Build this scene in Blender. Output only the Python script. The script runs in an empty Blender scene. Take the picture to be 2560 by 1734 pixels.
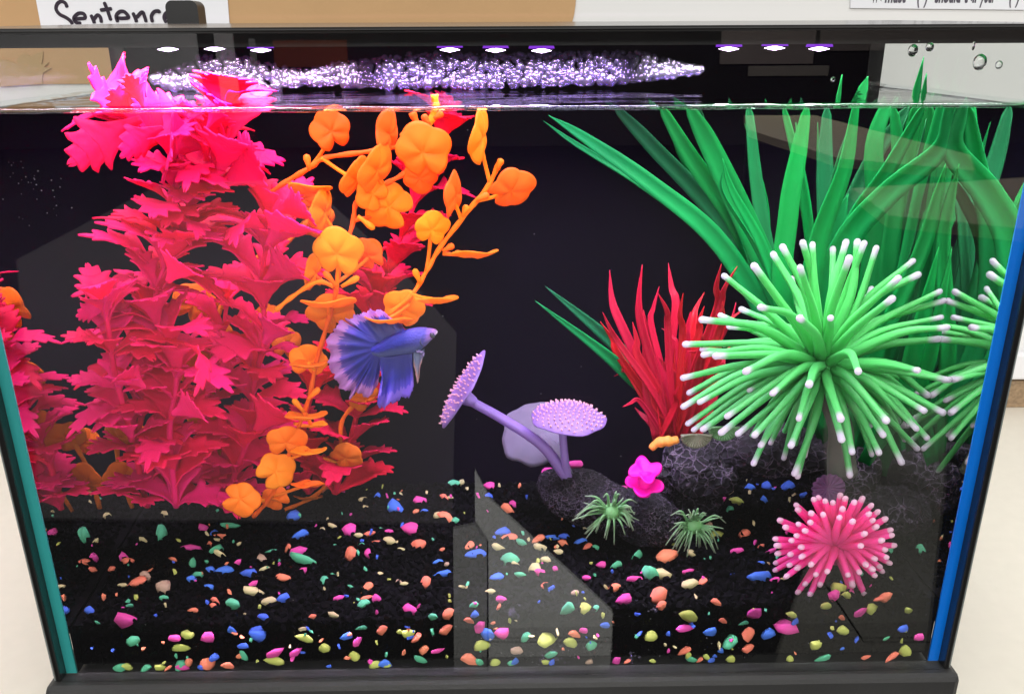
import bpy, bmesh, math, random
from mathutils import Vector, Matrix, noise, Euler
import numpy as np
random.seed(7)
R=math.radians
scene=bpy.context.scene
C=scene.collection
# ---------------------------------------------------------------- camera
CX,CY,CZ=-.00041,-.38559,.36211; PITCH,YAW,ROLL,F=.35136,.01337,-.0051,2108.2
_cp,_sp=math.cos(PITCH),math.sin(PITCH)
FW=Vector((math.sin(YAW)*_cp,math.cos(YAW)*_cp,-_sp)); _rt=Vector((math.cos(YAW),-math.sin(YAW),0)); _up=_rt.cross(FW)
RT=math.cos(ROLL)*_rt+math.sin(ROLL)*_up; UP=-math.sin(ROLL)*_rt+math.cos(ROLL)*_up
cam=bpy.data.cameras.new('camera'); camo=bpy.data.objects.new('camera',cam); C.objects.link(camo)
camo.matrix_world=Matrix(((RT.x,UP.x,-FW.x,CX),(RT.y,UP.y,-FW.y,CY),(RT.z,UP.z,-FW.z,CZ),(0,0,0,1)))
cam.sensor_width=36; cam.lens=F*36/2560; cam.clip_start=.01; cam.clip_end=60
scene.camera=camo
# ---------------------------------------------------------------- world, exposure, render settings
world=bpy.data.worlds.new('World'); scene.world=world; world.use_nodes=True
bg=world.node_tree.nodes['Background']; bg.inputs[0].default_value=(1,.992,.98,1); bg.inputs[1].default_value=.72
scene.view_settings.view_transform='Standard'; scene.view_settings.look='None'
scene.view_settings.exposure=0; scene.view_settings.gamma=1
scene.render.engine='CYCLES'
cy=scene.cycles
cy.max_bounces=12; cy.diffuse_bounces=3; cy.glossy_bounces=5; cy.transmission_bounces=8; cy.transparent_max_bounces=24
cy.caustics_reflective=False; cy.caustics_refractive=True; cy.blur_glossy=.6
cy.sample_clamp_indirect=3; cy.use_denoising=True
# ---------------------------------------------------------------- ceiling lamps of the room
def area(name,loc,rot,sx,sy,power,col=(1,1,1),shape='RECTANGLE'):
    l=bpy.data.lights.new(name,'AREA'); l.shape=shape; l.size=sx
    if shape in('RECTANGLE','ELLIPSE'): l.size_y=sy
    l.energy=power; l.color=col
    o=bpy.data.objects.new(name,l); C.objects.link(o); o.location=loc; o.rotation_euler=rot
    return o
area('ceiling_lamp',(0.1,-.75,1.95),(R(-18),0,0),1.6,.9,16,(1,.985,.955))
area('ceiling_lamp',(0,-5,2.3),(0,0,0),5,3.5,470,(1,.97,.92))
# ---------------------------------------------------------------- pixel helpers (photograph laid out at 2324 px width)
K=2560/2324; ZW=.3317; YF=.0065; HW=.2445; DB=.2005
def ray(x,y):
    d=FW+RT*((x*K-1280)/F)+UP*((867-y*K)/F); return d.normalized()
def at(x,y,dep,clamp=True):
    "point inside the tank, seen at that pixel through flat glass and water, at that depth"
    d=ray(x,y); t=(YF-CY)/d.y; p=Vector((CX+d.x*t,YF,CZ+d.z*t))
    if p.z<ZW:
        dx,dz=d.x/1.333,d.z/1.333; d=Vector((dx,math.sqrt(1-dx*dx-dz*dz),dz))
    p=p+d*((dep-YF)/d.y)
    if clamp: p.x=max(-.2405,min(.2405,p.x))
    return p
def air(x,y,Y):
    d=ray(x,y); t=(Y-CY)/d.y; return Vector((CX+d.x*t,Y,CZ+d.z*t))
def airz(x,y,Z):
    d=ray(x,y); t=(Z-CZ)/d.z; return Vector((CX+d.x*t,CY+d.y*t,Z))
def mir(x,y,Z=None,Y=None):
    "point of the room whose image stands at that pixel in the front glass"
    d=ray(x,y); t=-CY/d.y; p=Vector((CX+d.x*t,0,CZ+d.z*t)); d=Vector((d.x,-d.y,d.z))
    t=(Z-p.z)/d.z if Z is not None else (Y-p.y)/d.y
    return p+d*t
def S(dep): return (at(1161,800,dep)-at(1160,800,dep)).x
# ---------------------------------------------------------------- materials
def nt(name):
    m=bpy.data.materials.new(name); m.use_nodes=True; t=m.node_tree; t.nodes.clear()
    o=t.nodes.new('ShaderNodeOutputMaterial'); return m,t,o
def N(t,kind,**kw):
    n=t.nodes.new('ShaderNode'+kind)
    for k,v in kw.items():
        if k in n.inputs.keys(): n.inputs[k].default_value=v
        else: setattr(n,k,v)
    return n
def L(t,a,b): t.links.new(a,b)
def c4(c): return (c[0],c[1],c[2],1)
MATS={}
def mat(name,col,rough=.5,var=.15,scale=60,trans=0,spec=.3,bump=0,bscale=300,col2=None,coat=0,hue=.006):
    "principled surface with mottled colour, optional light passing through the sheet"
    if name in MATS: return MATS[name]
    m,t,o=nt(name); p=N(t,'BsdfPrincipled',Roughness=rough); p.inputs['Specular IOR Level'].default_value=spec
    p.inputs['Coat Weight'].default_value=coat
    tc=N(t,'TexCoord'); nz=N(t,'TexNoise',Scale=scale,Detail=4.0); L(t,tc.outputs['Object'],nz.inputs['Vector'])
    mx=N(t,'Mix',data_type='RGBA'); c2=col2 or tuple(max(0,c*(1-var*2)) for c in col)
    mx.inputs['A'].default_value=c4(c2); mx.inputs['B'].default_value=c4(tuple(min(1,c*(1+var)) for c in col))
    L(t,nz.outputs[0],mx.inputs['Factor'])
    ri=N(t,'ObjectInfo'); hs=N(t,'HueSaturation'); mr=N(t,'MapRange'); mr.inputs['To Min'].default_value=1-var; mr.inputs['To Max'].default_value=1+var*.6
    L(t,ri.outputs['Random'],mr.inputs['Value']); L(t,mr.outputs[0],hs.inputs['Value']); mh=N(t,'MapRange'); mh.inputs['To Min'].default_value=.5-hue; mh.inputs['To Max'].default_value=.5+hue; fr=N(t,'Math',operation='FRACT'); ml=N(t,'Math',operation='MULTIPLY'); ml.inputs[1].default_value=7.31; L(t,ri.outputs['Random'],ml.inputs[0]); L(t,ml.outputs[0],fr.inputs[0]); L(t,fr.outputs[0],mh.inputs['Value']); L(t,mh.outputs[0],hs.inputs['Hue']); L(t,mx.outputs['Result'],hs.inputs['Color'])
    L(t,hs.outputs[0],p.inputs['Base Color'])
    if bump:
        bn=N(t,'TexNoise',Scale=bscale,Detail=3.0); L(t,tc.outputs['Object'],bn.inputs['Vector'])
        b=N(t,'Bump',Strength=bump,Distance=.002); L(t,bn.outputs[0],b.inputs['Height']); L(t,b.outputs[0],p.inputs['Normal'])
    if trans:
        tr=N(t,'BsdfTranslucent'); L(t,hs.outputs[0],tr.inputs['Color']); ms=N(t,'MixShader',Fac=trans)
        L(t,p.outputs[0],ms.inputs[1]); L(t,tr.outputs[0],ms.inputs[2]); L(t,ms.outputs[0],o.inputs[0])
    else: L(t,p.outputs[0],o.inputs[0])
    MATS[name]=m; return m
def thin_glass(name,ior=1.5,tint=(1,1,1),rough=0.0,boost=1.0,bump=0,bscale=30,milk=0,gcol=(1,1,1)):
    "pane: clear, with the mirror share that Fresnel gives on either side"
    m,t,o=nt(name); g=N(t,'NewGeometry'); a=N(t,'Mix',data_type='FLOAT'); a.inputs['A'].default_value=ior; a.inputs['B'].default_value=1/ior
    L(t,g.outputs['Backfacing'],a.inputs['Factor']); fr=N(t,'Fresnel'); L(t,a.outputs['Result'],fr.inputs['IOR'])
    mu=N(t,'Math',operation='MULTIPLY',use_clamp=True); mu.inputs[1].default_value=boost; L(t,fr.outputs[0],mu.inputs[0])
    tr=N(t,'BsdfTransparent',Color=c4(tint)); gl=N(t,'BsdfGlossy',Roughness=rough,Color=c4(gcol)); ms=N(t,'MixShader')
    if bump:
        tc=N(t,'TexCoord'); mp=N(t,'Mapping'); mp.inputs['Scale'].default_value=(1,2.2,1); L(t,tc.outputs['Object'],mp.inputs[0])
        bn=N(t,'TexNoise',Scale=bscale,Detail=2.0); L(t,mp.outputs[0],bn.inputs['Vector'])
        b=N(t,'Bump',Strength=bump,Distance=.004); L(t,bn.outputs[0],b.inputs['Height']); L(t,b.outputs[0],gl.inputs['Normal']); L(t,b.outputs[0],fr.inputs['Normal'])
    L(t,mu.outputs[0],ms.inputs[0]); L(t,tr.outputs[0],ms.inputs[1]); L(t,gl.outputs[0],ms.inputs[2])
    if milk:
        df=N(t,'BsdfDiffuse',Color=(.9,.85,.98,1)); m2=N(t,'MixShader',Fac=milk); L(t,ms.outputs[0],m2.inputs[1]); L(t,df.outputs[0],m2.inputs[2]); ms=m2
    L(t,ms.outputs[0],o.inputs[0]); MATS[name]=m; return m
def emit(name,col,s):
    m,t,o=nt(name); e=N(t,'Emission',Color=c4(col),Strength=s); L(t,e.outputs[0],o.inputs[0]); return m
M_pane=thin_glass('pane_glass',1.5,(.985,.995,.99))
M_surface=thin_glass('water_top',1.333,(.93,.97,.97),bump=.25,bscale=18)
M_bubble=thin_glass('bubble_film',1.5,(.80,.78,.86),rough=.025,boost=1.0,milk=.02,gcol=(.42,.28,.60))
m,t,o=nt('water'); g=N(t,'BsdfGlass',IOR=1.333,Roughness=0.0); L(t,g.outputs[0],o.inputs[0]); M_water=m
m,t,o=nt('droplet'); g=N(t,'BsdfGlass',IOR=1.333,Roughness=0.0); L(t,g.outputs[0],o.inputs[0]); M_drop=m
M_black=mat('black_plastic',(.018,.018,.019),.38,.1,40,spec=.5,bump=.05,bscale=900)
M_frame=mat('black_frame_plastic',(.026,.026,.026),.5,.15,25,spec=.5,bump=.1,bscale=600)
M_sil=mat('black_silicone',(.006,.006,.006),.3,.1,30,spec=.5)
M_teal=mat('painted_teal_edge_light',(.035,.36,.36),.25,.12,12,spec=.5)  # teal of refracted light painted into the left pane edge
M_blue=mat('painted_blue_edge_light',(.0,.21,.85),.25,.1,12,spec=.5)  # blue LED tint painted into the right pane edge
M_back=mat('black_backing_film',(.0022,.0013,.0036),.5,.2,8,spec=.0)
# ---------------------------------------------------------------- mesh helpers
def mesh(name,v,f,m,parent=None,smooth=True,uv=None):
    me=bpy.data.meshes.new(name)
    me.from_pydata([tuple(Vector(a)-ORG.get(parent,Vector())) for a in v],[],f)
    if uv is not None:
        ul=me.uv_layers.new(name='UVMap'); idx=np.empty(len(me.loops),dtype=np.int32); me.loops.foreach_get('vertex_index',idx)
        ul.data.foreach_set('uv',np.asarray(uv,dtype=np.float32)[idx].ravel())
    if smooth: me.polygons.foreach_set('use_smooth',[True]*len(me.polygons))
    me.materials.append(m); me.update()
    return link(name,me,parent)
ORG={}
def link(name,data,parent=None,M=None):
    o=bpy.data.objects.new(name,data); C.objects.link(o)
    if parent is not None: o.parent=parent
    if M is not None: o.matrix_basis=Matrix.Translation(-ORG.get(parent,Vector()))@M if parent is not None else M
    if parent is not None: ORG[o]=ORG.get(parent,Vector())+(o.matrix_basis.translation if M is not None else Vector())
    return o
def tag(o,label=None,cat=None,group=None,kind=None):
    if label: o['label']=label
    if cat: o['category']=cat
    if group: o['group']=group
    if kind: o['kind']=kind
    return o
def thing(name,base,label,cat,group=None):
    o=bpy.data.objects.new(name,None); C.objects.link(o); o.location=base; o.empty_display_size=.01
    ORG[o]=Vector(base); return tag(o,label,cat,group)
def box(x0,x1,y0,y1,z0,z1):
    v=[(x,y,z) for z in(z0,z1) for y in(y0,y1) for x in(x0,x1)]
    return v,[(0,2,3,1),(4,5,7,6),(0,1,5,4),(2,6,7,3),(0,4,6,2),(1,3,7,5)]
def boxo(name,b,m,parent=None,bev=0,seg=2):
    v,f=box(*b); bm=bmesh.new(); vs=[bm.verts.new(a) for a in v]
    for q in f: bm.faces.new([vs[i] for i in q])
    if bev: bmesh.ops.bevel(bm,geom=bm.edges[:],offset=bev,segments=seg,affect='EDGES',profile=.5)
    bmesh.ops.translate(bm,verts=bm.verts[:],vec=-ORG.get(parent,Vector()))
    me=bpy.data.meshes.new(name); bm.to_mesh(me); bm.free(); me.materials.append(m)
    if bev and seg>1: me.polygons.foreach_set('use_smooth',[False]*len(me.polygons))
    return link(name,me,parent)
def cr(pts,n):
    "Catmull-Rom through points, n samples per span"
    P=[Vector(p) for p in pts]; P=[P[0]*2-P[1]]+P+[P[-1]*2-P[-2]]; out=[]
    for i in range(1,len(P)-2):
        a,b,c,d=P[i-1],P[i],P[i+1],P[i+2]
        for k in range(n):
            t=k/n; out.append(.5*((2*b)+(c-a)*t+(2*a-5*b+4*c-d)*t*t+(3*b-a-3*c+d)*t**3))
    out.append(P[-2]); return out
def tube(pts,rad,seg=8,cap=True):
    "round tube; rad is a number or one per point"
    P=[Vector(p) for p in pts]; n=len(P); v=[];f=[]
    if not hasattr(rad,'__len__'): rad=[rad]*n
    t0=(P[1]-P[0]).normalized(); u=t0.orthogonal().normalized()
    for i in range(n):
        tg=(P[min(i+1,n-1)]-P[max(i-1,0)]).normalized(); u=(u-tg*u.dot(tg)).normalized(); w=tg.cross(u)
        for k in range(seg):
            a=2*math.pi*k/seg; v.append(P[i]+(u*math.cos(a)+w*math.sin(a))*rad[i])
    for i in range(n-1):
        for k in range(seg): f.append((i*seg+k,i*seg+(k+1)%seg,(i+1)*seg+(k+1)%seg,(i+1)*seg+k))
    if cap:
        f.append(tuple(range(seg-1,-1,-1))); f.append(tuple((n-1)*seg+k for k in range(seg)))
    return v,f
def join(parts):
    V=[];Fc=[]
    for v,f in parts:
        o=len(V); V+=list(v); Fc+=[tuple(i+o for i in q) for q in f]
    return V,Fc
def prism(poly,thick):
    "polygon of points with a thickness vector"
    n=len(poly); th=Vector(thick); P=[Vector(p) for p in poly]
    v=P+[p+th for p in P]; f=[tuple(range(n)),tuple(range(2*n-1,n-1,-1))]+[(i,i+n,(i+1)%n+n,(i+1)%n) for i in range(n)]
    return v,f
def solid(me,th):
    "give a sheet an even thickness along its vertex normals"
    n=len(me.vertices); V=[v.co.copy() for v in me.vertices]; Fa=[tuple(p.vertices) for p in me.polygons]; nm=[Vector() for _ in V]; ed={}
    for q in Fa:
        a,b,c=V[q[0]],V[q[1]],V[q[2]]; w=(b-a).cross(c-a)
        if len(q)>3: w=w+(c-a).cross(V[q[3]]-a)
        for k in q: nm[k]+=w
        for k in range(len(q)):
            e=(q[k],q[(k+1)%len(q)]); key=(min(e),max(e)); ed.setdefault(key,[]).append(e)
    nm=[x.normalized() if x.length>1e-14 else Vector((0,-1,0)) for x in nm]
    V2=[v+k*th*.5 for v,k in zip(V,nm)]+[v-k*th*.5 for v,k in zip(V,nm)]
    F2=Fa+[tuple(i+n for i in reversed(q)) for q in Fa]+[(e[0][1],e[0][0],e[0][0]+n,e[0][1]+n) for e in ed.values() if len(e)==1]
    uv=None; mats=[m for m in me.materials]
    me.clear_geometry(); me.from_pydata([tuple(v) for v in V2],[],F2); me.update()
    me.polygons.foreach_set('use_smooth',[True]*len(me.polygons)); return me
# ================================================================ SETTING: counter, wall, papers
M_counter=mat('cream_laminate',(.77,.72,.63),.45,.03,90,spec=.4,bump=.03,bscale=700)
M_wall=mat('white_board',(.80,.80,.79),.5,.02,3,spec=.3)
M_brown=mat('kraft_paper',(.56,.36,.18),.8,.06,12,bump=.12,bscale=160,spec=.1)
M_cut=mat('kraft_paper_dark',(.47,.31,.155),.8,.06,12,spec=.1)
M_paper=mat('white_paper',(.82,.83,.87),.7,.02,20,spec=.1)
M_ink=mat('black_marker',(.03,.02,.035),.5,.1,50)
M_ink2=mat('grey_print',(.10,.09,.12),.6,.1,50)
YW=.411
tag(boxo('counter',(-1.4,1.4,-.012,YW,-.04,0),M_counter),kind='structure')
w=tag(boxo('wall',(-1.8,1.8,YW,YW+.05,-.04,1.5),M_wall),kind='structure')
zt,zb=air(2306,858,YW-.003).z,air(2306,866,YW-.003).z
boxo('backsplash_strip',(-1.8,1.8,YW-.006,YW-.0005,.0005,air(2306,865,YW-.006).z),mat('brown_speckled_laminate',(.36,.25,.15),.6,.35,260),w)
boxo('ledge',(-1.8,1.8,YW-.012,YW-.0005,air(2306,863,YW-.012).z,air(2306,803,YW-.012).z),mat('white_ledge',(.8,.8,.82),.4,.02,20),w,bev=.003)
# kraft paper with a rounded right end
pts=[air(1298,52,YW),air(1304,25,YW),air(1306,-20,YW),air(1290,-70,YW),air(1240,-120,YW)]
zt=air(1240,-120,YW).z; zb=air(100,191,YW).z
r=cr(pts,5); poly=[Vector((-.75,YW-.0005,zb)),Vector((.0,YW-.0005,zb)),Vector((r[0].x-.02,YW-.0005,zb))]
poly+=[Vector((p.x,YW-.0005,p.z)) for p in r]+[Vector((-.75,YW-.0005,zt))]
tag(mesh('kraft_paper_sheet',*prism(poly,(0,-.0012,0)),M_brown,smooth=False),'large brown kraft paper sheet with rounded right end on white wall','paper')
def Z1(x,y): return (x/3.631/K,y/3.631/K)
pl=[Z1(a,b) for a,b in [(0,540),(60,545),(150,580),(172,512),(235,485),(262,498),(275,512),(330,490),(393,468),(392,530),(380,585),(450,565),(405,610),(470,620),(400,660),(385,700),(392,765),(200,775),(0,790),(-60,700)]]
tag(mesh('paper_cutout',*prism([air(x,y,YW-.0022) for x,y in pl],(0,-.0008,0)),M_cut,smooth=False),'brown paper flower cutout on kraft paper, seen through left end of tank','paper cutout')
# white sign with handwriting
ps=[(75,-40),(93,56),(93,92),(523,92),(521,50),(514,-40)]
s=thing('paper_sign',air(300,60,YW-.003),'white paper sign with handwritten black word on the kraft paper','sign')
mesh('sheet',*prism([air(x,y,YW-.0022) for x,y in ps],(0,-.0008,0)),M_paper,s,smooth=False)
strokes=[[(612,72),(592,30),(555,15),(520,40),(510,85),(540,130),(600,162),(640,192),(660,225)],
 [(672,178),(720,172),(772,165),(760,128),(712,125),(672,165),(690,205),(740,215)],
 [(825,135),(850,190),(858,215)],[(850,180),(885,140),(912,160),(922,210)],
 [(945,20),(970,80),(988,130),(1008,190)],[(908,95),(960,88),(1018,80)],
 [(1060,165),(1120,168),(1168,158),(1130,110),(1085,110),(1055,150),(1070,205)],
 [(1205,115),(1230,170),(1240,205)],[(1236,165),(1290,112),(1312,150),(1328,205)],
 [(1450,122),(1438,102),(1400,110),(1375,150),(1385,205)],
 [(1500,160),(1560,160),(1600,150),(1560,110),(1510,120),(1490,160),(1510,210)]]
def ribbon(pts,wd,th):
    "flat marker stroke on the wall plane"
    v=[];f=[];n=len(pts)
    for i,p in enumerate(pts):
        d=(pts[min(i+1,n-1)]-pts[max(i-1,0)]).normalized(); q=Vector((-d.z,0,d.x))
        k=wd*(.55 if i in(0,n-1) else 1)
        v+=[p+q*k,p-q*k,p+q*k+Vector((0,-th,0)),p-q*k+Vector((0,-th,0))]
    for i in range(n-1):
        a=i*4; f+=[(a+2,a+3,a+7,a+6),(a,a+2,a+6,a+4),(a+3,a+1,a+5,a+7)]
    return v,f
k=0
for st in strokes:
    mesh('ink_stroke',*ribbon(cr([air(*Z1(a,b),YW-.0031-k*.00004) for a,b in st],6),.0015,.0003),M_ink,s,smooth=False); k+=1
# printed sheet at the top right
s=thing('printed_sheet',air(2150,10,YW-.003),'white printed sheet with bold text on wall at top right','paper')
mesh('sheet',*prism([air(x,y,YW-.0005) for x,y in [(1929,19),(2420,24),(2420,-150),(1931,-150)]],(0,-.0012,0)),M_paper,s,smooth=False)
def text(body,x0,x1,y,m,parent,bold=0):
    "word set on the sheet between two columns of the photograph"
    cu=bpy.data.curves.new('tmp','FONT'); cu.body=body; cu.size=.017; cu.offset=bold
    o=bpy.data.objects.new('tmp',cu); C.objects.link(o); dg=bpy.context.evaluated_depsgraph_get()
    me=bpy.data.meshes.new_from_object(o.evaluated_get(dg)); bpy.data.objects.remove(o); bpy.data.curves.remove(cu)
    xs=[a.co.x for a in me.vertices]; a,b=air(x0,y,YW-.0019),air(x1,y,YW-.0019); k=(b.x-a.x)/(max(xs)-min(xs))
    vs=[a+Vector(((q.co.x-min(xs))*k,0,q.co.y)) for q in me.vertices]; fs=[tuple(q.vertices) for q in me.polygons]
    mesh('printed_word',vs,fs,m,parent,smooth=False); bpy.data.meshes.remove(me)
for bd,x0,x1 in [('We',1977,2000),('must',2008,2055),('(  )',2081,2104),('should',2121,2179),('tell',2187,2215),('your',2224,2258),('(  )',2290,2312)]:
    text(bd,x0,x1,5.5,M_ink2,s,.0006)
# ================================================================ the room in front of the tank, seen in the glass
M_carpet=mat('dark_floor',(.004,.0036,.004),.8,.3,6)
fl=tag(mesh('floor',[(-9,-12,-.75),(9,-12,-.75),(9,.46,-.75),(-9,.46,-.75)],[(0,1,2,3)],M_carpet,smooth=False),kind='structure')
ZF=-.746
def fpatch(name,px,m): 
    return mesh(name,*prism([mir(x,y,Z=ZF) for x,y in px],(0,0,-.003)),m,fl,smooth=False)
M_tileA=mat('grey_floor_tile',(.085,.078,.083),.8,.1,3); M_tileB=mat('pale_floor_tile',(.62,.62,.60),.8,.06,3); M_tileC=mat('warm_floor_tile',(.185,.18,.16),.8,.08,3)
M_tileD=mat('mid_floor_tile',(.36,.36,.35),.8,.06,3)
fpatch('floor_tile',[(35,590),(360,420),(690,405),(900,600),(1036,756),(1026,1192),(560,1186),(90,1180)],M_tileA)
fpatch('floor_tile',[(1028,1200),(1077,1190),(1105,1230),(1105,1520),(1030,1520)],M_tileD)
fpatch('floor_tile',[(1077,1066),(1112,1132),(1392,1390),(1390,1454),(1109,1454),(1108,1230),(1078,1185)],M_tileB)
fpatch('floor_tile',[(1109,1457),(1390,1457),(1380,1545),(1030,1545),(1030,1522),(1109,1522)],M_tileB)
fpatch('floor_tile',[(1815,1340),(1880,1130),(1872,1000),(1875,915),(2150,935),(2148,1100),(2110,1454),(1962,1454),(1880,1330)],M_tileC)
fpatch('floor_tile',[(1745,1545),(1813,1345),(1877,1335),(1959,1457),(2110,1457),(2095,1545)],M_tileC)
M_tab=mat('tan_table_top',(.30,.25,.17),.5,.05,4)
def table(px,lab,zt):
    P=[mir(x,y,Z=zt) for x,y in px]; c=sum(P,Vector())/len(P)
    t=thing('classroom_table',(c.x,c.y,-.746),lab,'table')
    mesh('table_top',*prism(P,(0,0,-.03)),M_tab,t,smooth=False)
    for p in P[:4]:
        q=p.lerp(c,.12); boxo('leg',(q.x-.02,q.x+.02,q.y-.02,q.y+.02,-.746,zt-.031),M_black,t)
table([(1690,262),(1850,262),(2205,352),(2215,388),(1905,360),(1700,295)],'dim tan tabletop mirrored in the front glass behind the upper green blades',-.02)
table([(1935,428),(2420,398),(2420,530),(2020,490)],'dim tan tabletop mirrored in the front glass lower right among the green blades',-.05)
fw=tag(boxo('far_wall',(-9,9,-9.1,-9,-.75,2.6),mat('dark_far_wall',(.035,.03,.032),.8,.3,1)),kind='structure')
def wpanel(name,x0,y0,x1,y1,col,nm):
    a=mir(x0,y0,Y=-8.98); b=mir(x1,y1,Y=-8.98)
    boxo(name,(min(a.x,b.x),max(a.x,b.x),-8.995,-8.98,min(a.z,b.z),max(a.z,b.z)),mat(nm,col,.7,.06,2),fw)
wpanel('cabinet_door',-260,-30,465,240,(.90,.88,.90),'grey_cabinet'); wpanel('cabinet_door',471,-30,545,235,(.78,.74,.76),'grey_cabinet_b')
wpanel('poster',618,92,790,152,(.34,.09,.04),'brown_poster'); wpanel('cabinet_door',563,88,585,160,(.4,.38,.4),'grey_cabinet_c')
wpanel('cabinet_door',1640,60,1845,145,(.36,.29,.28),'brown_cabinet'); wpanel('cabinet_door',1865,60,2600,112,(.28,.23,.22),'brown_cabinet_b')
wpanel('cabinet_door',1700,150,1880,172,(.36,.31,.28),'brown_cabinet_c')
# ================================================================ AQUARIUM
HX=.254; YB=.2075; ZF0=.022; ZT=air(1160,73,0).z
M_glint=mat('painted_corner_glint',(.22,.25,.24),.12,.2,20,spec=.7)  # grey strip colour imitates the bright highlight along the outer corners
tank=thing('aquarium',(0,.1,0),'black framed glass aquarium full of bright ornaments on cream counter','aquarium')
boxo('bottom_frame',(-HX-.0045,HX+.0045,-.006,YB+.006,0,ZF0),M_frame,tank,bev=.0035,seg=2)
boxo('front_pane',(-HX+.0035,HX-.0035,0,.006,ZF0,ZT),M_pane,tank)
boxo('side_pane',(-HX+.0035,-HW-.0003,.0075,YB-.008,ZF0,ZT),M_pane,tank)
boxo('side_pane',(HW+.0003,HX-.0035,.0075,YB-.008,ZF0,ZT),M_pane,tank)
tag(boxo('pane_edge',(-HX+.0036,-HW,.0062,.0073,ZF0+.001,ZT-.001),M_teal,tank),'painted teal light on edge of the left glass pane')
tag(boxo('pane_edge',(HW,HX-.0036,.0062,.0073,ZF0+.001,ZT-.001),M_blue,tank),'painted bright blue LED light on edge of the right glass pane')
for sx in(-1,1):
    x0,x1=sorted((sx*HX,sx*(HX-.0034)))
    boxo('corner_seal',(x0,x1,.0002,.0078,ZF0,ZT),M_sil,tank,bev=.0009)
    a0,a1=sorted((sx*(HX+.0001),sx*(HX+.0011))); boxo('corner_glint',(a0,a1,.0012,.0076,ZF0,ZT),M_glint,tank,bev=.0003)
    boxo('corner_seal',(min(sx*HW,sx*(HW+.0095)),max(sx*HW,sx*(HW+.0095)),YB-.0078,YB,ZF0,ZT),M_sil,tank)
boxo('back_panel',(-HW,HW,DB,DB+.003,ZF0,ZT),M_back,tank)
boxo('base_plate',(-HW,HW,.0075,DB-.0003,.018,.0225),M_sil,tank)
# lid with a front lip, an inner skirt and nine LED lamps
lid=thing('light_hood',(0,.1,ZT),'flat glossy black lid with nine violet LED lamps underneath on the aquarium','hood')
zl=air(1160,60,-.004).z; zback=air(1160,50,YB).z
v=[(-.262,-.004,ZT),(.262,-.004,ZT),(.262,YB+.004,ZT+.002),(-.262,YB+.004,ZT+.002),(-.262,-.004,zl),(.262,-.004,zl),(.262,YB+.004,zback),(-.262,YB+.004,zback)]
bm=bmesh.new(); vs=[bm.verts.new(Vector(a)-ORG[lid]) for a in v]
for q in[(0,3,2,1),(4,5,6,7),(0,1,5,4),(2,3,7,6),(0,4,7,3),(1,2,6,5)]: bm.faces.new([vs[i] for i in q])
bmesh.ops.bevel(bm,geom=bm.edges[:],offset=.0012,segments=3,affect='EDGES')
me=bpy.data.meshes.new('cover'); bm.to_mesh(me); bm.free(); me.materials.append(mat('glossy_black_lid',(.03,.03,.03),.16,.1,30,spec=.6)); link('cover',me,lid)
zs=at(1160,104,.013).z
boxo('skirt',(-HW+.001,HW-.001,.0105,.0135,zs,ZT+.0025),M_black,lid)
boxo('light_bar',(-HW+.006,HW-.006,.040,.062,at(1160,106,.05).z+.0006,ZT-.0006),M_black,lid,bev=.001)
LED=[(381,111),(487,110),(592,113),(1021,112),(1125,113),(1229,114),(1654,110),(1758,108),(1859,110)]
LC=[(1,.35,1),(1,.35,1),(1,.35,1),(.82,.6,1),(.72,.55,1),(.76,.58,1),(1,.92,.98),(1,.9,1),(1,.95,.96)]
LPW=[.30,.30,.30,.16,.16,.16,.10,.10,.10]
M_led=emit('led_glow',(.86,.62,1),12); M_halo=emit('violet_halo_glow',(.30,.05,.85),.9)
for i,(x,y) in enumerate(LED):
    p=at(x,y+1.5,.05); v=[];f=[]
    for j in range(9):
        u=-1+j/4; rr=max(.02,1-abs(u)**1.15)
        for k in range(18):
            a=2*math.pi*k/18; v.append((p.x+.0050*rr*math.cos(a),.05+.0046*rr*math.sin(a),p.z+.0011*u))
    for j in range(8):
        for k in range(18): f.append((j*18+k,j*18+(k+1)%18,(j+1)*18+(k+1)%18,(j+1)*18+k))
    mesh('led_lens',v,f,M_led,lid)
    rg=[]
    for j in range(3):
        for k in range(18): a=2*math.pi*k/18; q=(.0040,.0064,.0060)[j]; rg.append((p.x+q*math.cos(a),.05+q*math.sin(a),p.z+(.0009,.0010,.0022)[j]))
    mesh('led_halo',rg,[(j*18+k,j*18+(k+1)%18,(j+1)*18+(k+1)%18,(j+1)*18+k) for j in range(2) for k in range(18)],M_halo,lid)  # glowing ring added to imitate the violet halo around each LED
    o=area('led_lamp',(p.x,.05,p.z-.003),(R(8),0,0),.012,.012,LPW[i],LC[i],'DISK'); o.parent=None
for x,c,pw in [(-.165,(1,.80,.93),3.3),(0,(.78,.64,1),2.6),(.165,(1,.97,.97),2.5)]:
    o=area('added_hood_fill',(x,.093,ZW+.0240),(0,0,0),.15,.165,pw,c); o.data.spread=R(88)  # added unseen fill lamps, evening out the light from the LEDs
area('added_front_fill',(0,.0078,.20),(R(90),0,0),.46,.25,.42,(1,.95,.94))  # added unseen fill inside the glass, standing in for room light
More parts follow.
